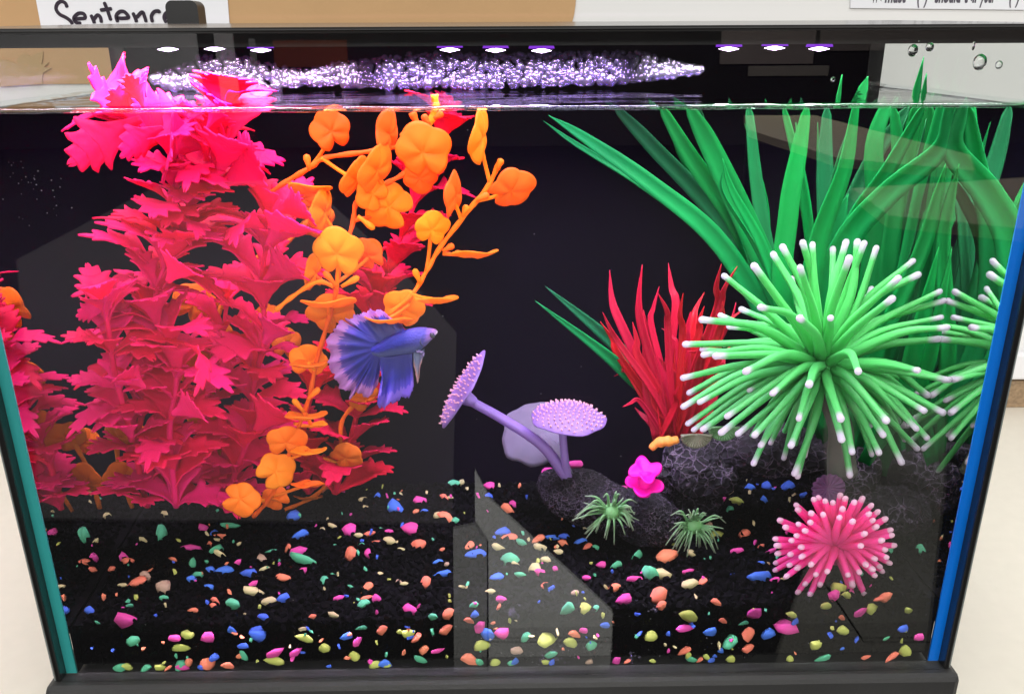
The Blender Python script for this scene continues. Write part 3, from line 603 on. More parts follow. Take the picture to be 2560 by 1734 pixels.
vine(ov,[(625,705,.08),(665,672,.078),(720,640,.075),(760,650,.074)],M_or,.0013)
vine(ov,[(945,330,.083),(970,290,.083),(984,255,.083),(986,215,.083)],M_or,.0018)
vine(ov,[(935,255,.083),(950,290,.083),(958,325,.083)],M_or,.0018)
for a in [(545,1132,48,.068,-10,0,100,(600,1135,.08)),(625,1132,36,.095,10,0,-40,(612,1130,.08)),(625,1070,50,.07,-15,20,60,(650,1060,.077)),(650,1003,48,.07,15,10,10,(668,990,.075)),
 (700,1024,46,.064,82,0,-4,(660,1040,.077)),(700,1100,42,.068,80,0,-10,(620,1125,.08)),(692,945,52,.064,80,0,16,(690,930,.075)),(705,965,40,.085,78,0,10,(690,930,.075)),(700,822,48,.076,20,0,15,(714,840,.073)),(700,828,46,.062,82,0,-2,(714,840,.073)),
 (745,690,62,.064,76,0,4,(745,735,.072)),(752,712,56,.075,25,10,-20,(745,735,.072)),(765,575,58,.062,8,0,2,(764,655,.072)),(834,578,42,.082,20,-25,-20,(766,640,.072)),(715,620,46,.085,10,70,-15,(764,655,.072)),
 (882,470,54,.085,8,10,-60,(805,500,.08)),(855,385,58,.07,20,62,-35,(870,425,.083)),(808,405,48,.075,25,62,-40,(730,358,.086)),(845,440,40,.078,0,30,-50,(812,455,.082)),(960,345,62,.062,12,0,-10,(945,380,.084)),(952,405,40,.07,30,0,170,(930,370,.084)),
 (752,298,46,.082,5,15,-15,(700,385,.088)),(882,305,54,.08,10,72,35,(855,345,.085)),(705,432,50,.082,75,0,18,(650,412,.09)),(735,480,56,.08,10,74,-28,(775,545,.08)),
 (915,700,48,.075,10,0,20,(935,668,.07)),(880,728,56,.06,78,0,24,(930,690,.07)),(985,682,54,.062,78,0,33,(930,665,.07)),(980,520,42,.066,20,15,8,(968,615,.072)),(1075,578,54,.064,78,0,5,(1005,575,.072)),(1032,440,54,.064,5,74,-14,(1048,500,.072)),(1092,312,58,.064,5,74,-25,(1112,415,.072)),(1160,432,54,.064,30,15,60,(1085,455,.072))]:
    oleaf(ov,a[0],a[1],a[2],a[3],a[4],a[5],a[6],a[7])
for a in [(702,385,695,350),(955,645,940,610),(1005,570,1030,555),(1080,455,1110,440),(1050,490,1060,465),(765,650,735,615),(775,650,815,628),(690,935,665,905),(700,905,725,880),(812,490,850,520),(1130,385,1138,360),(925,325,912,300),(985,270,1005,255),(975,285,960,260)]: bud(ov,*a,.07)
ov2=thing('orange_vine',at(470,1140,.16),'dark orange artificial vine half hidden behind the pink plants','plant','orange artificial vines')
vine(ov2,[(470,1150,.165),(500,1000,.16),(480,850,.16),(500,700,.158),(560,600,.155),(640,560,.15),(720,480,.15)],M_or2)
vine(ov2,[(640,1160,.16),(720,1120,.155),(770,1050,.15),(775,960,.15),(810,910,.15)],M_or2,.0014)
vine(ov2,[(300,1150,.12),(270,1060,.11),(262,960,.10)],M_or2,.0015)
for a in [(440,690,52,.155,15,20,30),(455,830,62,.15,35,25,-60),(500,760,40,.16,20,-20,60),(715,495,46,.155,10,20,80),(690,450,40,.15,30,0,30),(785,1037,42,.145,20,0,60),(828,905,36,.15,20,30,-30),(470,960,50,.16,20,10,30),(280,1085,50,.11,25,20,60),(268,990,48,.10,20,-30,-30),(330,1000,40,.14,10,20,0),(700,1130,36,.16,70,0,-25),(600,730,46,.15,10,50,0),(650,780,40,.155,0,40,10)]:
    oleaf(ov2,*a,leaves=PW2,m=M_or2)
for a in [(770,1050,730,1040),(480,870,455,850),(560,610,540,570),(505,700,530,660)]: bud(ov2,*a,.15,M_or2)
# ================================================================ GREEN GRASS PLANT, RED GRASS
M_gr=mat('green_grass_blade',(.003,.20,.045),.45,.12,30,trans=.45,spec=.2,bump=.1,bscale=200,col2=(.002,.13,.03))
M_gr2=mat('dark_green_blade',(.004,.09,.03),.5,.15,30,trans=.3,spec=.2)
M_rd=mat('red_grass_blade',(.38,.003,.02),.45,.15,40,trans=.3,spec=.25,bump=.1,bscale=300)
def blade(plant,pts,wpx,m,taper_tip=True,ext=0,tw=0,name='leaf',roll=0):
    "folded grass blade through points; ext lengthens it past the last one"
    P=cr(pts,6)
    if ext: d=(P[-1]-P[-2]).normalized(); P+= [P[-1]+d*ext*k/5 for k in range(1,6)]
    n=len(P); v=[];f=[]; w=wpx/2
    for i,p in enumerate(P):
        t=i/(n-1); tg=(P[min(i+1,n-1)]-P[max(i-1,0)]).normalized()
        side=tg.cross(Vector((0,1,0))).normalized(); a=R(roll+tw*t); side=(Matrix.Rotation(a,3,tg)@side); nr=tg.cross(side)
        k=w*min(1,.6+1.6*t)*max(.015,1-max(0,(t-.2)/.8)**2.3)
        v+=[p-side*k+nr*k*.28,p-side*k*.5+nr*k*.08,p-nr*k*.05,p+side*k*.5+nr*k*.08,p+side*k+nr*k*.28]
    for i in range(n-1):
        for s in range(4): f.append((i*5+s,i*5+s+1,i*5+s+6,i*5+s+5))
    o=mesh(name,v,f,m,plant); solid(o.data,.0005); return o
def BL(plant,lst,w,d0,d1,m,**kw):
    n=len(lst); k=S((d0+d1)/2); return blade(plant,[at(x,y,d0+(d1-d0)*i/(n-1)) for i,(x,y) in enumerate(lst)],w*k,m,**kw)
gp=thing('grass_plant',at(1880,1080,.13),'tall bright green artificial grass plant with wide blades behind the green anemone','plant','green grass plants')
for lst,w,d0,d1,m,e in [
 ([(1860,1050),(1780,800),(1640,560),(1480,420),(1330,315),(1245,262)],46,.15,.14,M_gr,0),
 ([(1880,1050),(1790,790),(1650,520),(1480,330),(1408,255)],42,.165,.165,M_gr2,.01),
 ([(1860,1050),(1790,760),(1680,520),(1570,360),(1510,258)],46,.155,.15,M_gr,.02),
 ([(1880,1050),(1800,760),(1700,520),(1610,330),(1570,255)],56,.15,.14,M_gr,.035),
 ([(1860,1000),(1800,760),(1730,560),(1660,430),(1640,360)],26,.13,.11,M_gr,0),
 ([(1870,1000),(1780,700),(1790,480),(1812,350),(1828,262)],46,.125,.11,M_gr,.012),
 ([(1880,1000),(1850,640),(1820,420),(1783,262)],24,.14,.13,M_gr,.01),
 ([(1880,1000),(1830,760),(1850,560),(1910,390),(1936,262)],62,.12,.10,M_gr,.02),
 ([(1900,1000),(1870,740),(1930,520),(2010,390),(2085,258)],56,.14,.125,M_gr,.012),
 ([(1900,1000),(1850,760),(1910,560),(2010,440),(2130,340),(2235,258)],70,.125,.11,M_gr,.02),
 ([(1920,1000),(1880,640),(1960,400),(2050,260)],42,.165,.16,M_gr2,.01),
 ([(1920,1050),(1990,800),(2090,570),(2150,450),(2215,372)],42,.12,.10,M_gr,0),
 ([(1930,1050),(2010,820),(2080,620),(2128,505)],48,.13,.12,M_gr,0),
 ([(1930,1050),(1960,760),(1990,500),(1985,330),(1960,200)],50,.16,.15,M_gr,.02),
 ([(1900,1000),(1760,640),(1720,450),(1700,262)],38,.17,.17,M_gr2,.02),
 ([(1880,1000),(1700,640),(1650,470),(1610,350),(1590,262)],30,.175,.175,M_gr2,.01),
 ([(1920,1000),(2010,700),(2060,450),(2120,258)],60,.165,.16,M_gr,.02),
 ([(1940,1050),(2060,840),(2130,640),(2160,420),(2170,262)],62,.14,.12,M_gr,.03),
 ([(1940,1050),(1900,760),(1880,560),(1870,380),(1875,262)],50,.17,.168,M_gr2,.02),
 ([(1960,1050),(2070,900),(2130,800),(2170,700),(2180,560)],56,.11,.09,M_gr,0),
 ([(1960,1080),(2060,960),(2120,880),(2150,760)],60,.15,.14,M_gr,0),
 ([(1950,1050),(2000,780),(2020,560),(2040,380),(2030,262)],44,.15,.145,M_gr,.02),
 ([(1850,1000),(1800,820),(1740,700),(1690,560),(1640,440)],34,.16,.15,M_gr,0),
 ([(1900,1000),(1880,760),(1890,600),(1905,500),(1925,440)],60,.15,.14,M_gr,0)]:
    w0=w; w=w*.84
    l2=[(x+random.uniform(-22,22)*(i+.3)/len(lst)*1.6,y+random.uniform(0,26)*i/len(lst)) for i,(x,y) in enumerate(lst)]
    BL(gp,l2,w*.55,min(d0+.018,.188),min(d1+.02,.19),M_gr2 if random.random()<.6 else M_gr,tw=random.uniform(-40,40),roll=random.uniform(-40,40))
    w=w0; BL(gp,lst,w*.95,d0,d1,m,ext=e if (w in(62,70) and m is M_gr) else min(e,.007),tw=random.uniform(-25,25),roll=random.uniform(-25,25))
for bx_,tx,ty,w,d,m in [(2010,2080,300,64,.178,M_gr2),(2040,2140,330,70,.172,M_gr),(2060,2110,480,60,.18,M_gr2),(2080,2170,560,66,.165,M_gr),(2030,2030,430,56,.184,M_gr2),(2090,2120,700,70,.17,M_gr),(2000,1980,520,54,.186,M_gr2)]:
    BL(gp,[(bx_-70,1060),(bx_-20,850),((bx_+tx)/2,(850+ty)/2),(tx,ty)],w,d,d-.006,m,tw=random.uniform(-20,20),roll=random.uniform(-20,20))
gp2=thing('grass_plant',at(1580,960,.15),'two thin green grass blades leaning left behind the red grass','plant','green grass plants')
BL(gp2,[(1600,960),(1470,850),(1360,750),(1238,650)],34,.155,.14,M_gr2)
BL(gp2,[(1580,980),(1450,870),(1370,800),(1215,683)],34,.15,.13,M_gr)
rg=thing('red_grass_plant',at(1560,1000,.13),'spiky red artificial grass plant between mushroom coral and green anemone','plant')
def Z7(x,y): return ((1450+x/3.28)/K,(640+y/3.28)/K)
rn=random.Random(8)
for x,y,mx,my,w in [(245,115,330,520,26),(510,70,500,560,28),(725,55,800,420,27),(650,250,600,560,18),(640,305,700,560,22),(185,460,320,720,18),(165,535,330,800,26),(280,985,430,900,14),(350,1235,500,1180,14),(1020,295,930,560,26),(1020,410,960,640,22),(1160,65,1120,420,26),(1290,85,1150,420,20),(1170,370,1120,640,22),(1360,425,1080,640,20),(845,305,840,620,22),(905,455,880,740,30),(520,440,560,800,34),(430,540,490,820,26),(670,590,780,740,18),(255,805,430,960,30),(1190,860,1000,960,20),(1280,380,1150,640,22),(640,820,760,1000,24),(880,780,1050,790,14),(450,1240,540,1340,22),(600,900,650,1150,34),(760,700,770,1000,26),(700,520,760,760,20),(1000,620,960,900,28),(1120,700,1040,1000,30),(1200,560,1120,860,26),(820,1050,780,1200,20),(560,1000,640,1240,30),(1250,700,1150,960,26)]:
    a,b=Z7(x,y),Z7(mx+rn.uniform(-20,20),my); bx=Z7(720+rn.uniform(-110,210)+(mx-720)*.12,1500); mid=((b[0]*.5+bx[0]*.5)+rn.uniform(-6,6),(b[1]*.5+bx[1]*.5))
    d=.125+rn.uniform(-.022,.022)
    q1=(b[0]*.55+a[0]*.45+rn.uniform(-9,9),b[1]*.55+a[1]*.45); mid=(mid[0]+rn.uniform(-9,9),mid[1]); BL(rg,[bx,mid,b,q1,a],w*.85,.13,d,M_rd,tw=rn.uniform(-40,40),roll=rn.uniform(-35,35))
# ================================================================ ANEMONES
def tip_mat(name,base,tip,t0,t1,rough=.35,trans=.25):
    "tentacle: colour along its length, pale at the end"
    m,t,o=nt(name); p=N(t,'BsdfPrincipled',Roughness=rough); p.inputs['Specular IOR Level'].default_value=.35
    uv=N(t,'UVMap',uv_map='UVMap'); sx=N(t,'SeparateXYZ'); L(t,uv.outputs[0],sx.inputs[0]); tc=N(t,'TexCoord'); nz=N(t,'TexNoise',Scale=90.0); L(t,tc.outputs['Object'],nz.inputs['Vector'])
    ad=N(t,'Math',operation='MULTIPLY_ADD'); ad.inputs[1].default_value=.05; L(t,nz.outputs[0],ad.inputs[0]); L(t,sx.outputs['X'],ad.inputs[2])
    mr=N(t,'MapRange',interpolation_type='SMOOTHSTEP'); mr.inputs['From Min'].default_value=t0+.025; mr.inputs['From Max'].default_value=t1+.025; L(t,ad.outputs[0],mr.inputs['Value'])
    mx=N(t,'Mix',data_type='RGBA'); mx.inputs['A'].default_value=c4(base); mx.inputs['B'].default_value=c4(tip); L(t,mr.outputs[0],mx.inputs['Factor']); L(t,mx.outputs['Result'],p.inputs['Base Color'])
    tr=N(t,'BsdfTranslucent'); L(t,mx.outputs['Result'],tr.inputs['Color']); ms=N(t,'MixShader',Fac=trans); L(t,p.outputs[0],ms.inputs[1]); L(t,tr.outputs[0],ms.inputs[2]); L(t,ms.outputs[0],o.inputs[0]); return m
M_ga=tip_mat('mint_green_tentacle',(.075,.40,.11),(.66,.60,.72),.87,.965)
M_pa=tip_mat('pink_tentacle',(.93,.09,.42),(.80,.56,.70),.945,.985,trans=.42)
M_sa=tip_mat('pale_green_tentacle',(.14,.30,.13),(.28,.35,.25),.4,1.0)
def tentacle(parent,pts,r0,r1,m,ball=1.25,seg=8,n=5):
    P=cr(pts,n); k=len(P); rad=[r0+(r1-r0)*min(1,i/(k-1)*1.15) for i in range(k)]
    d=(P[-1]-P[-2]).normalized(); t=[.93*i/(k-1) for i in range(k)]
    if ball:
        for a,b,c in[(.6,ball,.95),(1.5,ball*1.08,.97),(2.2,ball*.8,.99),(2.5,ball*.35,1)]: P.append(P[k-1]+d*r1*a); rad.append(r1*b); t.append(c)
    v,f=tube(P,rad,seg); jt=random.uniform(.965,1.02); uv=[(min(1,t[i//seg]*jt) if t[i//seg]<.97 else 1,(i%seg)/seg) for i in range(len(v))]
    return mesh('tentacle',v,f,m,parent,uv=uv)
ga=thing('green_anemone',at(1900,1075,.075),'large mint green anemone ornament with white tipped tentacles on grey stalk','anemone','anemone ornaments')
cc=at(1868,825,.082)
tips="600,295;410,352;638,540;722,222;780,175;903,145;960,160;885,300;1090,190;1165,150;1185,250;1245,150;1280,155;1360,185;1580,260;1490,370;1603,345;1450,500;1750,450;1805,505;1660,645;1790,670;1910,745;1620,940;1860,995;1830,1000;1905,1085;1665,1085;1770,1200;1655,1190;1610,1300;1680,1360;1735,1430;1830,1285;1670,1280;1520,1510;1400,1340;1375,1450;1415,1245;1135,1240;1140,1365;1210,1445;1195,1590;1250,940;940,1025;875,1240;830,1405;640,1405;590,1520;605,1340;500,1335;395,1325;280,1305;215,1310;180,1270;430,1225;255,1135;155,1160;190,1075;155,985;550,940;715,1080;280,840;360,850;170,775;275,620;885,615;1075,610;855,1580;870,1600;390,600;560,640;1330,440;1290,490"
rn=random.Random(4); back={'390,600','560,640','1330,440','1290,490','1660,645','1665,1085','1670,1280','722,222','1090,190','190,1075','1830,1285'}
for it in tips.split(';'):
    zx,zy=map(float,it.split(',')); x,y=(1660+zx/SC9)/K,(560+zy/SC9)/K
    rr=math.hypot((x-1868)/315,(y-835)/262); dy=-.062*math.sqrt(max(0,1-min(1,rr)**2))
    if it in back: dy=.03
    e=at(x,y,max(.016,.074+dy+rn.uniform(-.004,.004)))
    v=e-cc; mid=cc+v*rn.uniform(.45,.6)+Vector((rn.uniform(-.004,.004),rn.uniform(-.004,.004),.004+rn.uniform(-.003,.005)))
    tentacle(ga,[cc+v*.10,mid,e],rn.uniform(.0030,.0036),rn.uniform(.0016,.0020),M_ga,ball=1.0)
for i in range(30):
    a=rn.uniform(0,2*math.pi); q=rn.uniform(.5,.97); e=at(1868+300*q*math.cos(a),835+250*q*math.sin(a),.082+rn.uniform(-.012,.034)); v=e-cc
    mid=cc+v*.55+Vector((rn.uniform(-.004,.004),rn.uniform(-.003,.003),.004+rn.uniform(-.003,.004)))
    tentacle(ga,[cc+v*.1,mid,e],.0029,rn.uniform(.0014,.0018),M_ga,ball=1.0)
bm=bmesh.new(); bmesh.ops.create_icosphere(bm,subdivisions=3,radius=.0135); bmesh.ops.translate(bm,verts=bm.verts[:],vec=cc-ORG[ga])
me=bpy.data.meshes.new('crown'); bm.to_mesh(me); bm.free(); me.materials.append(mat('mint_green_rubber',(.085,.48,.125),.4,.1,60,trans=.2)); me.polygons.foreach_set('use_smooth',[True]*len(me.polygons)); link('crown',me,ga)
st=[cc+Vector((0,.004,-.008)),at(1905,960,.086),at(1908,1020,.088),at(1912,1075,.09)]
mesh('stalk',*tube(cr(st,5),[.006+.003*(i/15) for i in range(16)],14),mat('grey_green_stalk',(.10,.105,.09),.6,.2,80,spec=.2),ga)
pa=thing('pink_anemone',at(1890,1290,.05),'bright pink anemone ornament with white tipped tentacles on the gravel at right','anemone','anemone ornaments')
pc=at(1893,1240,.048); ga_=math.pi*(3-5**.5)
PT="870,345;880,375;975,310;1005,300;1045,320;1090,330;1135,290;1165,310;1220,330;1268,312;1320,350;1308,400;1360,390;1400,435;1212,445;955,450;775,440;805,480;870,530;745,550;755,590;950,567;1430,500;1440,530;1280,520;1260,592;1450,590;1400,610;1340,665;1410,655;1430,690;1370,710;1325,727;1385,740;1340,765;835,640;760,635;750,690;900,655;830,705;745,735;880,720;810,775;925,820;955,880;1015,820;880,870;1210,820;1205,885;1280,875;960,395;1030,400;1130,420;1150,370;880,460;920,500;1330,440;1350,480;1380,560;1060,480;1180,520;1030,620;1120,690;1230,660;840,560;900,600;960,700;1060,740;1290,700;1250,745;1180,760;990,760"
for it in PT.split(';'):
    zx,zy=map(float,it.split(','))
    if math.hypot((zx-1100)/375,(zy-580)/310)<.5 and rn.random()<.55: continue
    x,y=(1660+zx/SC9)/K,(1134+zy/SC9)/K
    rr=math.hypot((zx-1100)/375,(zy-580)/310); dy=-.030*math.sqrt(max(0,1-min(1,rr)**2))
    d=max(.013,.040+dy+rn.uniform(-.003,.003)) if zy<760 else .016+rn.uniform(0,.004)
    if rr>1.02 and zy<600: d+=.006
    e=at(x,y,d); mid=pc.lerp(e,.5)+Vector((rn.uniform(-.001,.001),-.001,.0035 if zy>600 else .001))
    tentacle(pa,[pc.lerp(e,.08),mid,e],rn.uniform(.0036,.0042),rn.uniform(.0017,.0020),M_pa,ball=.88)
bm=bmesh.new(); bmesh.ops.create_icosphere(bm,subdivisions=3,radius=.0125); bmesh.ops.translate(bm,verts=bm.verts[:],vec=pc+Vector((0,.002,0))-ORG[pa])
me=bpy.data.meshes.new('crown'); bm.to_mesh(me); bm.free(); me.materials.append(mat('pink_rubber',(.93,.09,.42),.4,.1,60,trans=.4)); me.polygons.foreach_set('use_smooth',[True]*len(me.polygons)); link('crown',me,pa)
def small_anemone(x,y,dep,lab,rpx,seed,dirs):
    rn=random.Random(seed); c=at(x,y,dep); t=thing('small_anemone',c,lab,'anemone','anemone ornaments'); k=S(dep)
    for i in range(46):
        a=rn.uniform(0,2*math.pi); r=rpx*rn.uniform(.55,1.0)*k*dirs(a)
        e=c+Vector((math.cos(a)*r,-rn.uniform(.2,1)*.010,math.sin(a)*r*.9)); s=c+Vector((math.cos(a)*.004,0,math.sin(a)*.003))
        mid=s.lerp(e,.5)+Vector((0,-.004,rn.uniform(.001,.007)))
        tentacle(t,[s,mid,e+Vector((0,0,-.001))],.0010,.00035,M_sa,ball=0,seg=6)
    bm=bmesh.new(); bmesh.ops.create_icosphere(bm,subdivisions=2,radius=.0055)
    me=bpy.data.meshes.new('crown'); bm.to_mesh(me); bm.free(); me.materials.append(mat('pale_green_rubber',(.14,.34,.13),.5,.1,60)); me.polygons.foreach_set('use_smooth',[True]*len(me.polygons)); link('crown',me,t,Matrix.Translation(c))
small_anemone(1388,1160,.072,'small pale green anemone growing on the front of the left black rock',98,2,lambda a:1.0 if math.cos(a)<.2 else .72)
small_anemone(1573,1192,.072,'small dull green anemone on the gravel before the rock arch',88,3,lambda a:.95)
# ================================================================ ROCK ORNAMENT
def rock_mat(sc):
    m,t,o=nt('black_lava_rock'); p=N(t,'BsdfPrincipled',Roughness=.7); p.inputs['Specular IOR Level'].default_value=.05
    tc=N(t,'TexCoord'); nz=N(t,'TexNoise',Scale=240.0,Detail=3.0); L(t,tc.outputs['Object'],nz.inputs['Vector'])
    ad=N(t,'MixRGB',blend_type='LINEAR_LIGHT',Fac=.0016); L(t,tc.outputs['Object'],ad.inputs[1]); L(t,nz.outputs['Color'],ad.inputs[2])
    vo=N(t,'TexVoronoi',feature='DISTANCE_TO_EDGE',Scale=sc); L(t,ad.outputs[0],vo.inputs['Vector'])
    mr=N(t,'MapRange'); mr.inputs['From Min'].default_value=.0; mr.inputs['From Max'].default_value=.085; mr.inputs['To Min'].default_value=1; mr.inputs['To Max'].default_value=0; L(t,vo.outputs['Distance'],mr.inputs['Value'])
    n2=N(t,'TexNoise',Scale=45.0,Detail=3.0); L(t,tc.outputs['Object'],n2.inputs['Vector']); m2=N(t,'MapRange'); m2.inputs['From Min'].default_value=.36; m2.inputs['From Max'].default_value=.62; L(t,n2.outputs[0],m2.inputs['Value'])
    mu=N(t,'Math',operation='MULTIPLY'); L(t,mr.outputs[0],mu.inputs[0]); L(t,m2.outputs[0],mu.inputs[1])
    mx=N(t,'Mix',data_type='RGBA'); mx.inputs['A'].default_value=(.0055,.0045,.0065,1); mx.inputs['B'].default_value=(.12,.09,.135,1)
    L(t,mu.outputs[0],mx.inputs['Factor']); L(t,mx.outputs['Result'],p.inputs['Base Color'])
    b=N(t,'Bump',Strength=.8,Distance=.0012); L(t,mr.outputs[0],b.inputs['Height']); L(t,b.outputs[0],p.inputs['Normal']); L(t,p.outputs[0],o.inputs[0]); return m
M_rockA=rock_mat(300.0); M_rockB=rock_mat(165.0)
def rock(parent,c,r,cell,seed,sub=6,rot=0):
    "lump with a raised web of ridges around pits (web height kept as a coordinate for worn paint)"
    bm=bmesh.new(); bmesh.ops.create_icosphere(bm,subdivisions=sub,radius=1); v=[];uv=[]
    E=Euler((0,R(rot),0)).to_matrix()
    for a in bm.verts:
        d=a.co.normalized(); p=Vector((d.x*r[0],d.y*r[1],d.z*r[2])); q=p+Vector((seed*3.1,seed,0))
        s=1+.30*noise.noise(q*28)+.20*noise.noise(q*62)
        w=q+Vector((noise.noise(q*160),noise.noise(q*160+Vector((5,0,0))),noise.noise(q*160+Vector((0,7,0)))))*cell*.35
        ds=noise.voronoi(w/cell)[0]; e=ds[1]-ds[0]; rg=max(0,1-e/.25); 
        v.append(E@(p*s+d*(.0008*rg-.0020*min(1,e*1.3)))+c); uv.append((rg**1.3,0))
    bm.verts.index_update(); f=[tuple(x.index for x in q.verts) for q in bm.faces]; bm.free()
    return mesh('rock_lump',v,f,M_rockA if parent.name.startswith('rock_orn') else M_rockB,parent)
ro=thing('rock_ornament',at(1450,1215,.10),'black lava rock ornament with web of pale ridges under the mushroom corals','rock')
k=S(.10)
rock(ro,at(1335,1135,.105),(112*k,.030,66*k),.0048,1,rot=12)
rock(ro,at(1465,1165,.10),(80*k,.026,66*k),.0042,2)
ra=thing('rock_arch',at(1700,1100,.12),'black lava rock arch with web of pale ridges behind the green anemone','rock')
k=S(.12)
rock(ra,at(1590,1062,.118),(105*k,.028,66*k),.0058,3)
rock(ra,at(1740,1025,.125),(165*k,.028,55*k),.0068,4)
rock(ra,at(1565,1130,.125),(60*k,.024,62*k),.005,5)
rock(ra,at(1915,1090,.13),(80*k,.026,95*k),.0062,6,rot=-20)
rock(ra,at(1990,1165,.11),(58*k,.020,62*k),.0065,7)
# ================================================================ MUSHROOM CORALS
M_mu=mat('lilac_rubber',(.27,.16,.47),.4,.1,60,trans=.25,spec=.35)
M_nub=mat('pink_nub',(.78,.42,.50),.4,.1,60)
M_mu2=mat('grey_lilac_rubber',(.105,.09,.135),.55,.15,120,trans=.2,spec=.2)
mc=thing('mushroom_coral',at(1285,1080,.105),'lilac mushroom coral ornament with three round caps on thin stems','coral')
def cap(c,nrm,r,thick,m,nubs,seed,ruf=.05):
    rn=random.Random(seed); A=align(nrm).to_3x3(); v=[];f=[]; nA,nR=40,8
    def top(q,a): return thick*(.9*(1-q*q))+ruf*r*.35*math.sin(3*a+seed)*q*q*q
    for side in(1,-1):
        for j in range(nR+1):
            q=j/nR
            for i in range(nA):
                a=2*math.pi*i/nA; rr=r*q*(1+ruf*math.sin(5*a+seed)+ruf*.6*math.sin(9*a))
                z=top(q,a) if side>0 else -thick*.5*(1-q)+ruf*r*.35*math.sin(3*a+seed)*q**3-.0008
                v.append(c+A@Vector((rr*math.cos(a),rr*math.sin(a),z)))
    n1=(nR+1)*nA
    for j in range(nR):
        for i in range(nA):
            f.append((j*nA+i,j*nA+(i+1)%nA,(j+1)*nA+(i+1)%nA,(j+1)*nA+i)); f.append((n1+j*nA+i,n1+(j+1)*nA+i,n1+(j+1)*nA+(i+1)%nA,n1+j*nA+(i+1)%nA))
    for i in range(nA): f.append((nR*nA+i,nR*nA+(i+1)%nA,n1+nR*nA+(i+1)%nA,n1+nR*nA+i))
    o=mesh('cap',v,f,m,mc)
    if nubs:
        V=[];Fc=[]
        for i in range(nubs):
            q=math.sqrt((i+.5)/nubs)*.96; a=i*ga_; p=Vector((r*q*math.cos(a),r*q*math.sin(a),top(q,a)))
            h=.0012*rn.uniform(.7,1.3); d=Vector((math.cos(a)*q*.5,math.sin(a)*q*.5,1)).normalized()
            V2,F2=tube([p,p+d*h*.7,p+d*h*1.15],[.0006,.00055,.0003],6); o0=len(V); V+=[c+A@x for x in V2]; Fc+=[tuple(t+o0 for t in g) for g in F2]
        mesh('nubs',V,Fc,M_nub,o)
def mstem(pts,r0,r1,m): P=cr(PX(pts),5); mesh('stem',*tube(P,[r0+(r1-r0)*i/(len(P)-1) for i in range(len(P))],12),m,mc)
ka=S(.095)
a,b=at(1000,966,.085),at(1096,799,.10); ce=(a+b)/2; ax=(b-a).normalized(); nr=ax.cross(Vector((0,1,0))).normalized()
if nr.x>0: nr=-nr
nr=(nr+Vector((0,-.05,0))).normalized()
cap(ce,nr,(b-a).length/2,.0028,M_mu,95,1,.04)
mstem([(1288,1085,.105),(1230,1010,.102),(1140,950,.098),(1072,912,.094),(1062,903,.093)],.0036,.0026,M_mu)
p=at(1064,906,.0935); mesh('collar',*tube([p+nr*.004,p,p-nr*.004],[.0046,.0042,.0030],12),M_mu,mc)
cap(at(1290,948,.098),Vector((.06,-.14,1)),88*S(.098),.0085,M_mu,150,2,.03)
mstem([(1288,1085,.105),(1282,1040,.10),(1276,975,.098)],.0027,.0023,M_mu)
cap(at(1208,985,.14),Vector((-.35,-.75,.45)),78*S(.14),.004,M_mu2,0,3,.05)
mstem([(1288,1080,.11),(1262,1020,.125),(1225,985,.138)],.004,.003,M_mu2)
# ================================================================ SMALL CORALS ON THE ROCKS
def ruffle(name,c,rx,ry,hz,m,lab,cat,seed,tiers):
    t=thing(name,c,lab,cat)
    for k_,(dz,sc,tilt) in enumerate(tiers):
        v=[];f=[]; nA,nR=48,7
        for j in range(nR+1):
            q=j/nR
            for i in range(nA):
                a=2*math.pi*i/nA; w=math.sin(a*3+seed+k_)*.25+math.sin(a*5+k_)*.15
                r_=q*(1+.18*math.sin(4*a+k_*2+seed))
                v.append(c+Vector((rx*sc*r_*math.cos(a),ry*sc*r_*math.sin(a),dz+hz*(q*q*(.8+w))+tilt*r_*math.sin(a))))
        for j in range(nR):
            for i in range(nA): f.append((j*nA+i,j*nA+(i+1)%nA,(j+1)*nA+(i+1)%nA,(j+1)*nA+i))
        o=mesh('lobe',v,f,m,t); solid(o.data,.0011)
    return t
M_hot=mat('hot_pink_rubber',(.95,.005,.50),.4,.08,60,trans=.35)
pf=ruffle('pink_coral',at(1463,1090,.075),38*S(.08),.010,.0034,M_hot,'hot pink ruffled coral of two stacked lobes between the black rocks','coral',1,[(.0045,.9,.0042),(-.0045,1.05,.0035)])
mesh('stalk',*tube([at(1463,1090,.076)+Vector((0,0,-.010)),at(1463,1090,.076)+Vector((0,0,.006))],.004,10),M_hot,pf)
M_os=mat('orange_sponge_rubber',(.85,.32,.06),.5,.15,60,trans=.1,bump=.4,bscale=300)
pts=[at(x,y,.088) for x,y in [(1477,1018),(1490,1006),(1508,1001),(1525,1000),(1540,996)]]
tag(mesh('orange_sponge',*tube(cr(pts,5),[.0018+.0016*math.sin(math.pi*i/20)+.0003*math.sin(i*1.1) for i in range(21)],10),M_os),'small orange sponge lying on the left end of the rock arch','sponge')
def fan(name,x,y,dep,rpx,m,lab,tilt,rib,full=False):
    c=at(x,y,dep); k_=rpx*S(dep); v=[];f=[]; nA,nR=64,8; t=thing(name,c,lab,'shell coral')
    for j in range(nR+1):
        q=j/nR
        for i in range(nA+1):
            a=(math.pi*(1+i/nA) if not full else 2*math.pi*i/nA); rr=k_*q*(1+.05*math.cos(i*math.pi/2)*q)
            w=rib*k_*math.cos(i*math.pi/2)*q
            v.append(c+Matrix.Rotation(R(tilt),3,'X')@Vector((rr*math.cos(a),w-(.1 if full else .25)*k_*q*q,rr*math.sin(a)*.92)))
    for j in range(nR):
        for i in range(nA): a=j*(nA+1)+i; f.append((a,a+1,a+nA+2,a+nA+1))
    o=mesh('shell',v,f,m,t); solid(o.data,.0009)
